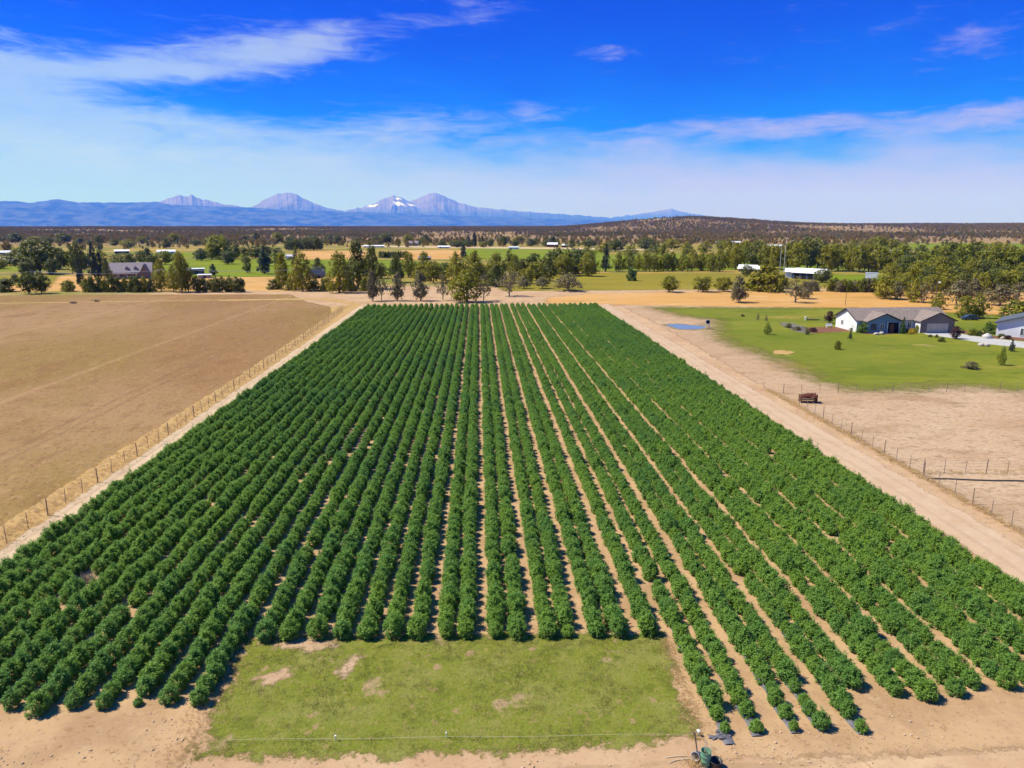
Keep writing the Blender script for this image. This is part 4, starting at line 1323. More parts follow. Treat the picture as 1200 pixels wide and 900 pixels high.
barn(228, 284.5, 5, 1.6, .9, 'tiny pale house in the juniper woods behind', 'white_wall', 'white_roof', name='house', cat='house')
barn(438, 290, 24, 1.6, .9, 'long white building behind the dark hedge row', 'white_wall', 'white_roof')
barn(484, 288, 12, 3, 2.4, 'brown roofed house by the pale gravel road', 'tan_wall', 'grey_roof', name='house', cat='house')
barn(520, 291, 14, 1.8, 1, 'low white shed along the gravel road', 'white_wall', 'white_roof', name='shed', cat='shed')
barn(602, 292, 12, 2, 1, 'low pale shed right of the gravel road\'s middle', 'white_wall', 'pale_roof', name='shed', cat='shed')
barn(647, 289.5, 12, 3, 2, 'house with white roof and dark red walls by the gravel road', 'red_wall', 'white_roof', rz=-.3, name='house', cat='house')
barn(662, 290, 7, 2.5, 1.2, 'small white roofed shed next to the dark red house', 'red_wall', 'white_roof', rz=-.2, name='shed', cat='shed')
barn(498, 305, 14, 3, 1.6, 'gray shed between the dark hedge and the pines', 'grey_wall', 'grey_roof', name='shed', cat='shed')
barn(340, 303.5, 9, 3.2, 1.6, 'small pale shed left of the golden stubble patch', 'pale_wall', 'pale_roof', name='shed', cat='shed')
barn(337, 334, 8, 4, 2, 'small brick red shed under the slim olive trees', 'red_wall', 'grey_roof', name='shed', cat='shed')

# --- cargo trailer
p = at(1021, 327.5)
tl = thing('cargo_trailer', 'plain white box trailer parked behind the shrub row', 'trailer', p, -math.atan2(p.x, p.y))
mb = MB()
mb.box(-2.8, 2.8, 0, 2.3, .55, 3.2)
mb.box(-2.86, 2.86, -.04, -.004, .6, .8, 1)
mb.box(-2.86, 2.86, -.04, -.004, 3.0, 3.15, 1)
mb.build('body', [M['white_roof'], M['pale_roof']], tl)
for xx in (-.55, .55):
    wm = MB()
    wm.lathe([(0, -.12), (.3, -.12), (.36, -.08), (.36, .08), (.3, .12), (0, .12)], 16)
    wo_ = wm.build('wheel', M['trim'], tl)
    wo_.location, wo_.rotation_euler = (xx, -.02, .36), (math.pi / 2, 0, 0)
hm = MB()
hm.tube([(2.8, 1.15, .6), (4.0, 1.15, .55)], .08)
hm.tube([(3.8, 1.15, .55), (3.8, 1.15, 0)], .05)
hm.build('hitch', M['trim'], tl)

# --- parked car behind the house
p = at(1136, 375)
car = thing('parked_car', 'blue car parked under the leaning pair of olive trees', 'car', p, rad(-8))
mb = MB()
prof = [(-2.1, .35), (-2.15, .8), (-1.3, .95), (-.7, 1.45), (.9, 1.5), (1.6, 1.0), (2.1, .9), (2.15, .4)]
for i in range(len(prof)):
    a, b_ = prof[i], prof[(i + 1) % len(prof)]
    mb.quad((a[0], -.85, a[1]), (a[0], .85, a[1]), (b_[0], .85, b_[1]), (b_[0], -.85, b_[1]))
mb.poly([(a[0], -.85, a[1]) for a in prof][::-1])
mb.poly([(a[0], .85, a[1]) for a in prof])
mb.build('body', mat('blue_car_paint', (.03, .07, .13), (.03, .06, .12), 1, .3, spec=.5), car)
for s in (-1, 1):
    wn = MB()
    wn.poly([(-1.15, s * .856, 1.0), (-.65, s * .856, 1.38), (.85, s * .856, 1.42), (1.4, s * .856, 1.02)][::-s])
    wn.build('side_window', M['glass'], car)
    for xx in (-1.35, 1.35):
        wm = MB()
        wm.lathe([(0, -.11), (.26, -.11), (.34, -.08), (.34, .08), (.26, .11), (0, .11)], 16)
        wo_ = wm.build('wheel', M['trim'], car)
        wo_.location, wo_.rotation_euler = (xx, s * .82, .34), (math.pi / 2, 0, 0)

# ------------------------------------------------------------------ poles, wires
M['pole_wood'] = mat('pole_wood', (.20, .14, .09), (.15, .105, .07), 3)
M['pale_metal'] = mat('pale_metal', (.62, .62, .62), (.52, .52, .54), 2, .5)


def pole(px, base, top, label, arm=True, r=.14, mm='pole_wood', name='utility_pole', lamp=False):
    p = at(px, base)
    h = (base - top) * mpp(p.x, p.y) * 1.01
    t = thing(name, label, 'pole', p, -math.atan2(p.x, p.y))
    mb = MB()
    mb.tube([(0, 0, -.1), (0, 0, h)], [r, r * .7], 8)
    mb.build('shaft', M[mm], t)
    if arm:
        a = MB()
        a.box(-1.2, 1.2, -.3, -.17, h - .75, h - .6)
        for xx in (-1.05, 0, 1.05):
            a.tube([(xx, -.23, h - .6), (xx, -.23, h - .4)], .05, 6)
        a.build('crossarm', M[mm], t)
        c_ = MB()
        c_.lathe([(0, h - 2.2), (.22, h - 2.2), (.25, h - 2.1), (.25, h - 1.4), (.0, h - 1.3)], 12, c=(.35, -.2))
        c_.build('transformer', M['pale_metal'], t)
    if lamp:
        c_ = MB()
        c_.tube([(0, 0, h - .5), (.5, -.5, h - .2)], .05, 6)
        c_.lathe([(0, h - .6), (.30, h - .55), (.34, h - .3), (.1, h - .1), (0, h - .1)], 12, c=(.55, -.55))
        c_.build('lamp_head', M['white_trim'], t)
    return p, h


poles = []
for px, b_, tp, lab in ((-60, 343.5, 317.5, 'utility pole with crossarm beyond the left frame edge'), (41.5, 343.5, 317, 'utility pole with crossarm at the pasture edge between two dark trees'), (206.5, 342.5, 314, 'utility pole with crossarm hidden against the tallest olive tree'),
                        (379, 341, 312, 'utility pole with crossarm between the olive cone trees')):
    poles.append(pole(px, b_, tp, lab))
wm = MB()
for off in (-1.05, 0, 1.05):
    for i in range(3):
        (a, ha), (b_, hb) = poles[i], poles[i + 1]
        seg = []
        for k in range(13):
            t = k / 12
            q = a.lerp(b_, t)
            seg.append((q.x + off * .9, q.y + off * .3, (ha + (hb - ha) * t) - .4 - 1.5 * 4 * t * (1 - t)))
        wm.tube(seg, .035, 4)
tag(wm.build('power_line', M['pale_metal']), 'three sagging power wires strung along the far edge of the brown pasture', 'power line')
pole(1095, 361, 330, 'wooden light pole with white lamp behind the ranch house roof', False, .15, 'pole_wood', 'light_pole', True)
pole(913.6, 318, 291, 'shorter pale mast of the two beside the barn', False, .14, 'pale_metal', 'mast')
pole(918.3, 319, 280, 'taller pale mast of the two beside the barn', False, .14, 'pale_metal', 'mast')
pole(990.5, 358, 339, 'thin wooden pole standing left behind the ranch house roof', False, .09, 'pole_wood', 'light_pole', False)

# ------------------------------------------------------------------ fences
M['post_wood'] = mat('fence_post_wood', (.30, .215, .145), (.22, .155, .105), 5)
M['post_steel'] = mat('rusty_steel_post', (.33, .26, .20), (.25, .19, .15), 5)
M['wire'] = mat('fence_wire', (.34, .30, .26), (.28, .24, .20), 3, .6)


def wire_fence(label, pts, step, sub, h=1.5, r=.055, strands=5, verticals=0):
    """posts along a line of points; wooden posts every `step` metres with `sub` thin steel posts between"""
    f = thing('wire_fence', label, 'fence', (pts[0][0], pts[0][1], 0))
    o0 = Vector((pts[0][0], pts[0][1], 0))
    segs = [(Vector((*a, 0)), Vector((*b_, 0))) for a, b_ in zip(pts, pts[1:])]
    tot = sum((b_ - a).length for a, b_ in segs)

    def along(d):
        for a, b_ in segs:
            l = (b_ - a).length
            if d <= l + 1e-6:
                return a.lerp(b_, d / l) - o0
            d -= l
        return segs[-1][1] - o0
    n = int(tot / step)
    meshes = []
    for v in range(4):
        pm = MB()
        pm.tube([(0, 0, -.1), (R.uniform(-.03, .03), R.uniform(-.03, .03), h * R.uniform(1.0, 1.1))], [r, r * .85], 8)
        meshes.append(pm.mesh('wood_post', M['post_wood']))
    sm = MB()
    sm.box(-.014, .014, -.014, .014, -.1, h * .97)
    sm.box(-.026, .026, .015, .022, -.1, h * .97)
    smesh = sm.mesh('steel_post', M['post_steel'])
    for i in range(n + 1):
        q = along(i * step)
        o_ = link('post', R.choice(meshes), f)
        o_.location = q
        o_.rotation_euler = (0, 0, R.random() * 6)
        if i < n:
            for k in range(sub):
                q = along((i + (k + 1) / (sub + 1)) * step)
                o_ = link('steel_post', smesh, f)
                o_.location = q
                o_.rotation_euler = (R.uniform(-.03, .03), R.uniform(-.03, .03), 0)
    wb = MB()
    for s in range(strands):
        z = .12 + (h - .2) * s / (strands - 1)
        wb.tube([tuple(along(d_) + Vector((0, 0, z + R.uniform(-.01, .01)))) for d_ in np.arange(0, n * step + .01, step)], .007, 4, caps=False)
    wb.build('wire', M['wire'], f)
    return f


wire_fence('long wire fence with brown wooden posts beside the brown pasture', [(-38.55, 34.6), (-38.4, 75), (-39.0, 120), (-40.6, 180), (-42.6, 216)], 8.2, 2, 1.55)
wire_fence('wire fence along the right dirt road beside the tan paddock', [(45.2, 36), (45.4, 66), (45.9, 101.3)], 7.3, 2, 1.5, .05)
wire_fence('wire cross fence below the green lawn at the far paddock edge', [(46.6, 101.6), (75, 101.4), (150, 102.5)], 8.6, 2, 1.5, .055)
wire_fence('wire cross fence through the tan paddock over the ground pipe', [(46, 66.2), (60, 65), (110, 64)], 6.4, 2, 1.5, .05)
mb = MB()
a, b_ = at(1086, 561.5), at(1215, 565)
mb.tube([(a.x, a.y, .07)] + [(a.x + (b_.x - a.x) * t, a.y + (b_.y - a.y) * t + .1 * math.sin(9 * t), .07) for t in (.2, .4, .6, .8, 1)] + [(b_.x + 25, b_.y - .6, .07)], .085, 8)
tag(mb.build('irrigation_pipe', M['trim']), 'dark pipe lying on the sand below the paddock cross fence', 'pipe')

# ------------------------------------------------------------------ rusty hay feeder by the right fence corner
M['rust'] = mat('rusty_iron', (.13, .035, .018), (.085, .025, .015), 4, .8, 12)
p = at(948, 472.5)
hf = thing('hay_feeder', 'dark rusty slatted hay feeder standing at the paddock fence corner', 'feeder', p, rad(-8))
for xx in (-1.1, 1.1):
    for yy in (0, 1.1):
        pm = MB()
        pm.box(xx - .05, xx + .05, yy - .05, yy + .05, 0, 1.05 + (.25 if xx > 0 else 0))
        pm.build('post', M['rust'], hf)
mb = MB()
for z in (.22, .45, .68):
    mb.box(-1.05, 1.05, -.03, .03, z, z + .14)
    mb.box(-1.05, 1.05, 1.07, 1.13, z, z + .14)
    mb.box(-1.13, -1.07, .05, 1.05, z, z + .14)
    mb.box(1.07, 1.13, .05, 1.05, z, z + .14)
mb.build('slats', M['rust'], hf)
mb = MB()
mb.slab([(-1.15, -.15, .88), (1.15, -.15, 1.10), (1.15, 1.2, 1.25), (-1.15, 1.2, 1.0)], .10)
mb.slab([(-.9, .1, 1.03), (.3, .1, 1.15), (.6, .9, 1.34), (-.7, .9, 1.18)], .06)
mb.build('lid', M['rust'], hf)
mb = MB()
for xx in (-.3, .3, .75):
    mb.tube([(xx - .25, .5, 1.1), (xx - .2, .5, 1.55), (xx, .5, 1.7), (xx + .2, .5, 1.55), (xx + .25, .5, 1.2)], .018, 5)
mb.build('wire_hoops', M['wire'], hf)

# ------------------------------------------------------------------ pond-side drum, scraps on the lawn
p = at(829, 385.5)
dr = thing('drum_stand', 'black round drum on a pale stand beside the pond', 'drum', p, rad(-15))
mb = MB()
for xx, yy in ((-.35, -.3), (.35, -.3), (.35, .4), (-.35, .4)):
    mb.tube([(xx * 1.3, yy * 1.3, 0), (xx, yy, 1.25)], .05, 6)
mb.box(-.5, .5, -.45, .5, 1.22, 1.32)
mb.build('stand', M['pale_metal'], dr)
mb = MB()
mb.lathe([(0, -.35), (.42, -.35), (.46, -.30), (.46, .30), (.42, .35), (0, .35)], 20)
o_ = mb.build('drum', M['shade_drum_black'], dr)
o_.location, o_.rotation_euler = (0, 0, 1.80), (math.pi / 2, 0, 0)
mb = MB()
for yy in (-.22, .22):
    mb.lathe([(.462, yy - .05), (.56, yy - .05), (.56, yy + .05), (.462, yy + .05)], 20)
o_ = mb.build('hoop', M['pale_metal'], o_)
M['stone'] = mat('pale_boulder', (.48, .42, .36), (.36, .31, .26), 2)
M['white_stone'] = mat('white_ball', (.58, .55, .51), (.46, .43, .40), 2)
for px, b_, r, lab in ((1157.5, 396.5, .85, 'round white boulder in the driveway bed'), (1150.5, 405.5, .6, 'pale boulder on the lawn edge, left one'), (1156, 405.8, .55, 'pale boulder on the lawn edge, right one'), (1027, 392.5, .55, 'flat pale stone before the porch, left one'), (1033, 392, .6, 'flat pale stone before the porch, right one'),
                       (1175, 397.2, .45, 'small pale stone under the right house wall')):
    q = at(px, b_)
    mb = MB()
    mb.blob((0, 0, r * .45), r, int(px), (1.15, 1, .75 if 'round' not in lab else 1))
    o_ = mb.build('boulder', M['white_stone'] if 'round' in lab else M['stone'], None, True)
    o_.location = q
    tag(o_, lab, 'boulder')
q = at(952, 375.5)
mb = MB()
mb.tube([(-1.6, 0, .22), (-.6, .05, .30), (.6, -.05, .24), (1.9, 0, .2)], [.16, .2, .18, .12], 8)
mb.tube([(-.6, .05, .3), (-.9, .2, .9)], [.08, .04], 6)
mb.tube([(-1.3, 0, .22), (-1.5, .1, 1.0)], [.07, .03], 6)
o_ = mb.build('fallen_log', M['pole_wood'], None, True)
o_.location = q
tag(o_, 'brown fallen log with stubs lying on the upper lawn', 'log')
q = at(943.7, 375.5)
mb = MB()
mb.tube([(0, 0, 0), (0, 0, .75)], .16, 10)
mb.lathe([(0, .75), (.24, .76), (.26, .95), (.12, 1.1), (0, 1.12)], 12)
o_ = mb.build('stake', M['white_trim'])
o_.location = q
tag(o_, 'short white post with cap at the left end of the log', 'post')
q = at(971.5, 383.6)
bn = thing('bench', 'low white bench under the dark plum tree', 'bench', q, rad(6))
mb = MB()
mb.box(-.85, .85, -.25, .25, .42, .50)
mb.build('seat', M['white_trim'], bn)
for xx in (-.65, .65):
    mb = MB()
    mb.box(xx - .06, xx + .06, -.2, .2, 0, .42)
    mb.build('leg', M['white_trim'], bn)
mb = MB()
mb.box(-.85, .85, .2, .26, .5, .95)
mb.build('backrest', M['white_trim'], bn)
# brush heaps on the pasture
for px, b_, lab in ((86.5, 355.5, 'small dark heap of brush on the pasture track, left one'), (113, 353.5, 'small dark heap of brush on the pasture track, right one')):
    q = at(px, b_)
    mb = MB()
    rr = random.Random(int(px))
    for k in range(26):
        a = Vector((rr.gauss(0, .6), rr.gauss(0, .4), rr.uniform(.05, .35)))
        dv_ = Vector((rr.gauss(0, 1), rr.gauss(0, .6), rr.uniform(0, .6))).normalized() * rr.uniform(.6, 1.2)
        mb.tube([a - dv_ * .5 + Vector((0, 0, .2)), a + dv_ * .5 + Vector((0, 0, .2))], [.05, .025], 5)
    mb.blob((0, 0, .15), .75, int(px), (1.2, .7, .6))
    o_ = mb.build('brush_heap', M['pole_wood'])
    o_.location = q
    tag(o_, lab, 'brush heap')

# ------------------------------------------------------------------ foreground: drum, buckets, canes, string, plastic mulch
M['clod'] = mat('dirt_clod', (.52, .37, .24), (.42, .29, .18), 8, .95)
M['green_plastic'] = mat('green_drum_plastic', (.13, .30, .19), (.11, .26, .17), 3, .5, spec=.4)
M['blue_plastic'] = mat('blue_gray_plastic', (.36, .38, .44), (.30, .32, .38), 3, .5, spec=.4)
M['black_plastic'] = mat('black_plastic', (.022, .018, .020), (.03, .025, .028), 3, .45, spec=.4)
p = at(826.5, 895.5)
gb = thing('plastic_drum', 'open green plastic drum holding canes at the bottom of the field', 'drum', p)
mb = MB()
mb.lathe([(0, .01), (.24, .0), (.265, .04), (.275, .28), (.29, .30), (.275, .32), (.28, .56), (.295, .58), (.28, .60), (.275, .84), (.29, .87), (.27, .88), (.255, .86), (.255, .10), (0, .10)], 28)
mb.build('body', M['green_plastic'], gb, True)
mb = MB()
mb.lathe([(0, .55), (.15, .56), (.25, .54)], 20)
mb.build('inner_shade_disc', M['black_plastic'], gb)  # black disc stands for the shade inside the open drum
for i, (sx, sy, ex, ey, h) in enumerate(((.05, .02, .0, .12, 1.25), (.12, -.05, .22, .02, 1.12), (-.02, .10, -.03, .2, 1.18))):
    mb = MB()
    mb.tube([(sx, sy, .2), (ex, ey, h)], .014, 6)
    o_ = mb.build('bamboo_cane', M['pale_wood'] if 'pale_wood' in M else M.setdefault('pale_wood', mat('pale_cane', (.62, .54, .40), (.52, .44, .31), 5)))
    o_.location = p
    tag(o_, ('pale cane leaning back out of the green drum', 'pale cane leaning right out of the green drum', 'pale cane leaning left out of the green drum')[i], 'cane', 'canes in the drum')
mb = MB()
mb.tube([(-.32, .12, .0), (-.38, .25, .7), (-.46, .38, 1.3), (-.52, .44, 1.42)], [.035, .032, .04, .06], 7)
o_ = mb.build('stick', M['pole_wood'])
o_.location = p
tag(o_, 'dark brown stick standing against the green drum', 'stick')
p2 = at(819, 889.5)
mb = MB()
mb.lathe([(0, 0), (.15, .0), (.16, .02), (.20, .38), (.215, .38), (.215, .42), (.195, .42), (.15, .03), (0, .03)], 22)
o_ = mb.build('bucket', M['blue_plastic'], None, True)
o_.location = (p2.x, p2.y + .1, .20)
o_.rotation_euler = (rad(72), 0, rad(-40))
tag(o_, 'blue gray bucket tipped over behind the green drum', 'bucket')
p3 = at(839, 899.5)
mb = MB()
mb.lathe([(0, 0), (.26, .0), (.28, .03), (.34, .42), (.36, .43), (.36, .47), (.33, .47), (.27, .06), (0, .06)], 26)
o_ = mb.build('plant_pot', M['black_plastic'], None, True)
o_.location = p3 + Vector((0, .02, 0))
o_.scale = (.82, .82, .82)
tag(o_, 'big black plant pot right of the green drum', 'pot')
for i, (a, b_, lab) in enumerate((((780, 888.5), (806, 886.5), 'thin pale cane lying on the dirt, upper one'), ((784, 894.5), (800, 890), 'short pale cane lying on the dirt, lower one'), ((797, 890.5), (815, 891), 'pale cane lying on the dirt next to the bucket'))):
    qa, qb = at(*a), at(*b_)
    mb = MB()
    mid = (qa + qb) / 2
    mb.tube([(qa.x, qa.y, .02), (mid.x, mid.y + .03, .05), (qb.x, qb.y, .02)], .018, 6)
    tag(mb.build('cane', M['pale_wood']), lab, 'cane', 'canes on the dirt')
cm = tuft(77, 'straw', 150, .62, .22, .022)
q = at(814, 898)
o_ = link('dry_clump', cm)
o_.location = q
tag(o_, 'clump of golden dry grass in front of the green drum', 'dry grass clump')
gb.scale = (.88, .88, .86)
# clods and small stones on the bare dirt
CL = []
for i in range(3):
    mb = MB()
    mb.blob((0, 0, .3), 1, 60 + i, (1, 1, .7), rough=.5, n=4)
    CL.append(mb.mesh('clod_shape', M['clod']))
cp = []
while len(cp) < 2600:
    q = R.random()
    if q < .5:
        xx, yy = R.uniform(-24, 26), 24.5 + 9 * R.random()
    elif q < .7:
        xx, yy = R.uniform(38.4, 44.5), 36 + 90 * R.random() ** 1.5
    elif q < .85:
        xx, yy = R.uniform(-38.5, -35), 40 + 80 * R.random() ** 1.5
    else:
        xx, yy = R.uniform(45, 90), R.uniform(38, 98)
    if poly_sdf(np.array([xx]), np.array([yy]), poly)[0] < -.2 and vnoise(np.array([xx / 2.2 + 60]), np.array([yy / 2.2 + 60]), 14)[0] > .47:
        cp.append((xx, yy, min(.06, R.lognormvariate(math.log(.024), .45))))
P = np.array(cp)
scatter('gravel', 'small clods and stones lying on the bare dirt and tracks', 'gravel', CL, np.stack([P[:, 0], P[:, 1], np.full(len(P), .012)], -1), rs.uniform(0, 6.28, len(P)),
        np.stack([P[:, 2]] * 3, -1), rs.integers(0, 3, len(P)), M['clod'])
# string line with white stakes
sa, sb = at(262, 870), at(821, 862.5)
mb = MB()
mb.tube([(sa.x + (sb.x - sa.x) * t, sa.y + (sb.y - sa.y) * t, .14 + .03 * math.sin(17 * t)) for t in np.linspace(0, 1, 16)], .006, 5)
tag(mb.build('string_line', M['pale_wood']), 'thin white string stretched low across the grass patch', 'string')
for px, b_, lab in ((393.5, 868, 'white stake on the string line, left one'), (523, 864.5, 'white stake on the string line, middle one'), (818, 862, 'white rag tied stake at the right end of the string')):
    q = at(px, b_)
    mb = MB()
    mb.tube([(0, 0, 0), (.01, 0, .30)], .016, 6)
    mb.blob((0, 0, .28), .05 if px < 800 else .085, int(px), (1, 1, .8))
    o_ = mb.build('stake', M['white_trim'])
    o_.location = q
    tag(o_, lab, 'stake')
M['mulch_film'] = mat('gray_plastic_film', (.15, .145, .16), (.095, .09, .105), 2.5, .5, 9, spec=.4)
for i, x in enumerate((12.2, 13.75, 15.75, 17.2, 19.1)):
    y0 = (28.9, 29.4, 29.5, 29.6, 29.3)[i]
    n_ = 40
    xs = np.linspace(-.28, .28, 7)
    ys = np.linspace(y0, y0 + (9 if i else 11), n_)
    XX, YY = np.meshgrid(xs, ys)
    edge = np.abs(xs)[None, :] / .28
    ZZ = .045 + .035 * (1 - edge ** 2) + .03 * (vnoise(XX * 3 + 9 * i, YY * 2.2, 3) - .5)
    ZZ = np.where(np.broadcast_to(edge > .98, ZZ.shape), .016, ZZ)
    XX = XX + x + .06 * np.sin(YY * 2.3 + i) * edge
    ii = np.arange(XX.size).reshape(XX.shape)
    q4 = np.stack([ii[:-1, :-1], ii[:-1, 1:], ii[1:, 1:], ii[1:, :-1]], -1).reshape(-1, 4)
    o_ = grid_mesh('mulch_film', np.stack([XX.ravel(), YY.ravel(), ZZ.ravel()], -1), q4, M['mulch_film'], True)
    tag(o_, f'gray plastic mulch film under the {ORD[i]} row right of the grass patch', 'mulch film', 'plastic mulch films')
q = at(843, 864)
mb = MB()
rr = random.Random(3)
for k in range(9):
    mb.blob((rr.gauss(0, .28), rr.gauss(0, .10), .05), rr.uniform(.10, .17), k, (1.3, .9, .5), rough=.6)
o_ = mb.build('film_scrap', M['mulch_film'])
o_.location = q
tag(o_, 'crumpled scrap of gray plastic film at the row end', 'plastic scrap')
# withered plant in the gap of the left block
cm = tuft(78, 'straw', 120, .8, .26, .05)
cm.materials[0] = leaf_mat('withered_leaves', (.34, .29, .26), (.20, .17, .15), (.30, .25, .22), .1)
o_ = link('withered_plant', cm)
o_.location = (-28.6, 46.9, 0)
tag(o_, 'withered gray plant in a gap of the left crop rows', 'dead plant')

# ------------------------------------------------------------------ distant hills and mountains
def px_az(px):
    d = ray(px, 266)
    return math.atan2(d[0], d[1])


def range_mesh(name, label, prof, dist, half, m, seed, nx=420, ny=110, rough=.20, sharp=1.15, jag=2.2):
    """a real ridge: crest height from the profile, falling away towards and away from the viewer"""
    a0, a1 = prof[0][0], prof[-1][0]
    pxs = np.linspace(a0, a1, nx)
    hs = np.interp(pxs, [p[0] for p in prof], [p[1] for p in prof])
    az = np.array([px_az(p) for p in pxs])
    crest = (266 - hs) / FPX * dist * math.cos(PITCH) ** 2 * np.cos(az - YAW) + EYE
    jit = vnoise(pxs / 5 + seed, pxs * 0 + seed, seed + 2) + .6 * vnoise(pxs / 1.7 + seed, pxs * 0 + 3, seed + 3)
    crest = crest + jag * dist / FPX * (jit - .8)
    t = np.linspace(-1, 1, ny)
    T, AZ = np.meshgrid(t, az, indexing='ij')
    CR = np.meshgrid(t, crest, indexing='ij')[1]
    RD = dist + T * half
    XX, YY = RD * np.sin(AZ), RD * np.cos(AZ)
    fall = (1 - np.abs(T) ** sharp)
    nz = vnoise(XX / (half * .35) + 50, YY / (half * .35) + 50, seed)
    rid = 1 - 2 * np.abs(vnoise(XX / (half * .24) + 90, YY / (half * .5) + 90, seed + 5) - .5) * 2
    ZZ = CR * (fall + (rough * (nz - .5) * 2 + rough * .8 * (rid - .6)) * np.clip(np.abs(T) * 1.6, 0, 1) * fall ** .5) - 30 * (1 - fall)
    ii = np.arange(nx * ny).reshape(ny, nx)
    q = np.stack([ii[:-1, :-1], ii[:-1, 1:], ii[1:, 1:], ii[1:, :-1]], -1).reshape(-1, 4)
    ob = grid_mesh(name, np.stack([XX.ravel(), YY.ravel(), ZZ.ravel()], -1), q, m, True)
    return tag(ob, label, 'mountain' if name == 'mountain' else 'hills', None, 'structure')


def rock_mat(name, snow):
    m, nt, b, pos = new_mat(name)
    sep = nt.node('ShaderNodeSeparateXYZ')
    nt.l.new(pos, sep.inputs[0])
    c = nt.mix(nt.step(nt.noise(pos, .0007, 6, .65), .4, .62), (.21, .175, .185), (.16, .135, .15))
    c = nt.mix(nt.step(sep.outputs['Z'], 1500, 600), c, (.06, .075, .085))
    if snow:
        s = nt.math('MULTIPLY', nt.step(nt.noise(pos, .0009, 5, .6), snow[0], snow[0] + .05), nt.step(sep.outputs['Z'], snow[1], snow[1] + 150))
        c = nt.mix(s, c, (.88, .88, .90))
    nt.put(b.inputs['Base Color'], c)
    b.inputs['Roughness'].default_value = .95
    return m


m, nt, b, pos = new_mat('far_forest')
nt.put(b.inputs['Base Color'], nt.mix(nt.step(nt.noise(pos, .0015, 6, .65), .4, .62), (.008, .014, .022), (.075, .080, .075)))
b.inputs['Roughness'].default_value = 1
foot = [(-420, 244), (-300, 238), (-150, 240), (-60, 235), (0, 236), (22, 235.5), (38, 238), (72, 233.5), (96, 237.5), (150, 237.5), (186, 236.5), (205, 240), (300, 243.5), (350, 246), (430, 249), (520, 252), (600, 255),
        (700, 258), (800, 262), (900, 266), (960, 268)]
range_mesh('hills', 'long low blue forested ridge along the left horizon', foot, 40000, 5600, m, 21, jag=1.2)
pk = rock_mat('volcanic_rock', None)
pks = rock_mat('snowy_rock', (.66, 1500))
pks2 = rock_mat('glacier_rock', (.53, 1200))
F0 = 262
range_mesh('mountain', 'small broken gray peak at the left behind the blue ridge', [(150, F0), (172, 243), (193, 235), (206, 231), (214, 229), (219, 230), (224, 230), (228, 227.5), (233, 231), (242, 234), (262, 239), (290, 243), (330, F0)], 46000, 5000, pk, 31)
range_mesh('mountain', 'broad gray volcano with flat top left of the snowy pair', [(270, F0), (296, 243), (310, 236), (320, 231), (328, 227.5), (336, 226), (344, 226), (350, 228), (358, 233), (368, 238), (384, 243), (404, 247), (440, F0)], 47000, 5600, pks, 41)
range_mesh('mountain', 'snowy middle peak with bright glacier patches', [(380, F0), (408, 246), (424, 243.5), (436, 240), (448, 234), (456, 231.5), (463, 229.5), (470, 231.5), (478, 235.5), (486, 239), (500, 245), (530, F0)], 46500, 4800, pks2, 51, rough=.2)
range_mesh('mountain', 'tall pointed gray peak right of the snowy one', [(440, F0), (468, 243), (484, 235), (494, 230.5), (503, 227.5), (511, 225.5), (519, 228.5), (527, 232.5), (540, 238), (558, 242.5), (580, 245), (620, 248), (680, 252.5), (735, 256.5), (790, F0)], 48000, 5600, pks, 61)
range_mesh('mountain', 'lone faint cone far behind the juniper hill', [(690, F0), (722, 254), (742, 251.5), (760, 249), (774, 246.5), (786, 244.3), (797, 247.5), (812, 250.5), (830, 254), (850, 257), (880, F0)], 58000, 5000, pk, 71)

# ------------------------------------------------------------------ air
hz = bpy.data.materials.new('haze_air')
hz.use_nodes = True
hz.node_tree.nodes.clear()
nt = NT(hz.node_tree)
pv = nt.node('ShaderNodeVolumePrincipled')
pv.inputs['Color'].default_value = (.03, .19, 1.0, 1)
pv.inputs['Absorption Color'].default_value = (1, 1, 1, 1)
pv.inputs['Density'].default_value = HAZE_DENSITY = 4.0e-5
pv.inputs['Density Attribute'].default_value = ''
pv.inputs['Temperature Attribute'].default_value = ''
pv.inputs['Anisotropy'].default_value = 0
out = nt.node('ShaderNodeOutputMaterial')
nt.l.new(pv.outputs[0], out.inputs['Volume'])
mb = MB()
mb.box(-75000, 75000, -6000, 75000, -60, 3300)
if True:
    tag(mb.build('haze', hz), 'pale blue air fading the distant mountains', 'haze', None, 'stuff')

# ------------------------------------------------------------------ sun and sky
EL, AZ_TILT = rad(54), rad(12)          # from the left, slightly beyond the camera
to_sun = Vector((-math.cos(EL) * math.cos(AZ_TILT), math.cos(EL) * math.sin(AZ_TILT), math.sin(EL)))
sd = bpy.data.lights.new('sun', 'SUN')
sd.energy = 5.0
sd.angle = rad(.53)
sd.color = (1, .96, .90)
so = bpy.data.objects.new('sun', sd)
COL.objects.link(so)
so.location = (-60, 20, 120)
so.rotation_euler = to_sun.to_track_quat('Z', 'Y').to_euler()

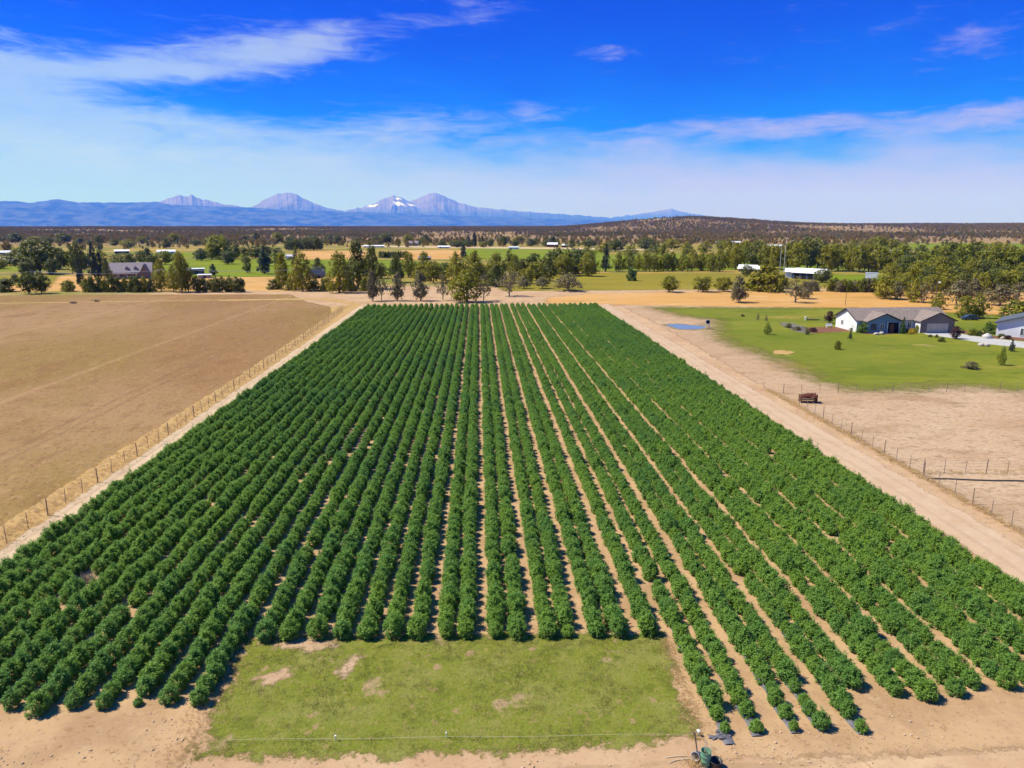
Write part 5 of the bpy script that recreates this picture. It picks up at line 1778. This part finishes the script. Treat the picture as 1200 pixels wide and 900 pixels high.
W = bpy.data.worlds.new('World')
S.world = W
W.use_nodes = True
W.node_tree.nodes.clear()
nt = NT(W.node_tree)
sky = nt.node('ShaderNodeTexSky', sky_type='NISHITA')
sky.sun_disc = False
sky.sun_elevation = EL
sky.sun_rotation = math.atan2(to_sun.x, to_sun.y)
sky.altitude = 900
sky.air_density, sky.dust_density, sky.ozone_density = 1.0, .3, 4.0
tc = nt.node('ShaderNodeTexCoord').outputs['Generated']
sep = nt.node('ShaderNodeSeparateXYZ')
nt.l.new(tc, sep.inputs[0])
AZ = nt.math('ARCTAN2', sep.outputs['X'], sep.outputs['Y'])
EV = nt.math('ARCSINE', sep.outputs['Z'])
hsv = nt.node('ShaderNodeHueSaturation')
hsv.inputs['Hue'].default_value = .505
hsv.inputs['Saturation'].default_value = 1.55
nt.l.new(sky.outputs[0], hsv.inputs['Color'])
# polarised-looking darkening towards the zenith
# cloud coordinates: azimuth / elevation stretched, warped by noise
cv = nt.node('ShaderNodeCombineXYZ')
nt.put(cv.inputs[0], AZ)
nt.put(cv.inputs[1], nt.math('MULTIPLY', EV, 3.2))
cvec = cv.outputs[0]
w1 = nt.math('SUBTRACT', nt.noise(cvec, 5, 5, .6), .5)
w2 = nt.math('SUBTRACT', nt.noise(nt.scalevec(cvec, (1, 1, 1)), 9, 5, .6, .4), .5)
fib = nt.noise(nt.scalevec(cvec, (1, 1.6, 1)), 14, 8, .68, .6)
AZw = nt.math('ADD', AZ, nt.math('MULTIPLY', w1, .10))
EVw = nt.math('ADD', EV, nt.math('MULTIPLY', w2, .035))


up = nt.step(nt.math('ADD', EV, nt.math('MULTIPLY', w1, .16)), .0, .30)
tint = nt.mix(up, (.02, .68, 1.4), (.0, .20, 1.10))
tint = nt.mix(nt.step(EV, .32, .55), tint, (1.0, 1.0, 1.0))  # tint dropped above the view to keep the fill light neutral
blue = nt.mix(1.0, hsv.outputs[0], tint, 'MULTIPLY')


def azev(px, py):
    d = Vector(ray(px, py)).normalized()
    return math.atan2(d.x, d.y), math.asin(d.z)


def wisp(px, py, lx, ly, slope, dens, soft=1.0):
    """soft cloud streak: centre, half length, half thickness (in 1200-wide picture units), slope"""
    a0, e0 = azev(px, py)
    sx, sy = lx / FPX, ly / FPX
    da = nt.math('SUBTRACT', AZw, a0)
    de = nt.math('SUBTRACT', nt.math('SUBTRACT', EVw, e0), nt.math('MULTIPLY', da, slope))
    r = nt.math('ADD', nt.math('POWER', nt.math('ABSOLUTE', nt.math('DIVIDE', da, sx)), 2.0), nt.math('POWER', nt.math('ABSOLUTE', nt.math('DIVIDE', de, sy)), 2.0))
    return nt.math('MULTIPLY', nt.math('EXPONENT', nt.math('MULTIPLY', r, -1.0)), dens)


cl = None
for w in ((270, 68, 130, 20, .16, .75), (345, 50, 60, 20, .2, .55), (150, 82, 110, 8, .04, .6), (10, 105, 85, 40, -.18, 1.0), (60, 160, 300, 24, -.06, .80), (330, 152, 300, 14, -.02, .55), (500, 140, 90, 16, .05, .45), (640, 136, 50, 9, .06, .28),
          (555, 12, 40, 10, 0, .30), (510, 22, 120, 12, .2, .22), (708, 65, 40, 9, 0, .42), (1138, 45, 34, 10, .12, .42), (10, 40, 14, 4, 0, .4), (960, 146, 170, 11, -.02, .60), (1190, 132, 90, 10, .14, .55), (820, 160, 160, 12, .02, .40),
          (985, 32, 120, 24, 0, .10), (190, 45, 60, 20, 0, .15), (620, 132, 30, 10, .1, .25), (1180, 30, 100, 40, .1, .10)):
    k = wisp(*w)
    cl = k if cl is None else nt.math('ADD', cl, k)
# the milky bank above the horizon, its top edge ragged
edge = nt.math('ADD', EV, nt.math('MULTIPLY', w1, .10))
edge = nt.math('ADD', edge, nt.math('MULTIPLY', nt.step(AZ, -.5, .25), .018))
bank = nt.math('POWER', nt.step(edge, .145, .062), .8)
unseen_clouds = nt.math('MULTIPLY', nt.step(nt.noise(nt.scalevec(cvec, (1, 2.0, 1)), 2.2, 7, .6, .5), .60, .85), nt.step(EV, .33, .5))  # unseen clouds above the view, added to neutralise the blue fill light
unseen_clouds = nt.math('MULTIPLY', unseen_clouds, .32)
dens = nt.step(nt.math('ADD', nt.math('MINIMUM', cl, 1.1), nt.math('MULTIPLY', nt.math('SUBTRACT', fib, .5), 1.5)), .12, 1.15)
dens = nt.math('ADD', nt.math('MULTIPLY', dens, .74), unseen_clouds)
dens = nt.math('ADD', nt.math('MULTIPLY', bank, .92), nt.math('MULTIPLY', dens, nt.math('SUBTRACT', 1.0, nt.math('MULTIPLY', bank, .75))), clamp=True)
ccol = nt.mix(nt.step(AZ, -.55, .45), (3.7, 5.0, 6.0), (4.35, 3.65, 4.7))
skyc = nt.mix(nt.math('MULTIPLY', dens, .93), blue, ccol)
bg = nt.node('ShaderNodeBackground')
nt.put(bg.inputs['Color'], skyc)
bg.inputs['Strength'].default_value = .10
wo = nt.node('ShaderNodeOutputWorld')
nt.l.new(bg.outputs[0], wo.inputs['Surface'])

# ------------------------------------------------------------------ render settings
vs = S.view_settings
S.display_settings.display_device = 'sRGB'
vs.view_transform, vs.look, vs.exposure, vs.gamma = 'Standard', 'None', .52, 1
vs.use_curve_mapping = False
c = S.cycles
c.max_bounces, c.diffuse_bounces, c.glossy_bounces, c.transmission_bounces, c.volume_bounces, c.transparent_max_bounces = 6, 2, 2, 3, 2, 24
c.use_denoising = True
c.use_adaptive_sampling = True
c.adaptive_threshold = .012
c.sample_clamp_indirect = 4
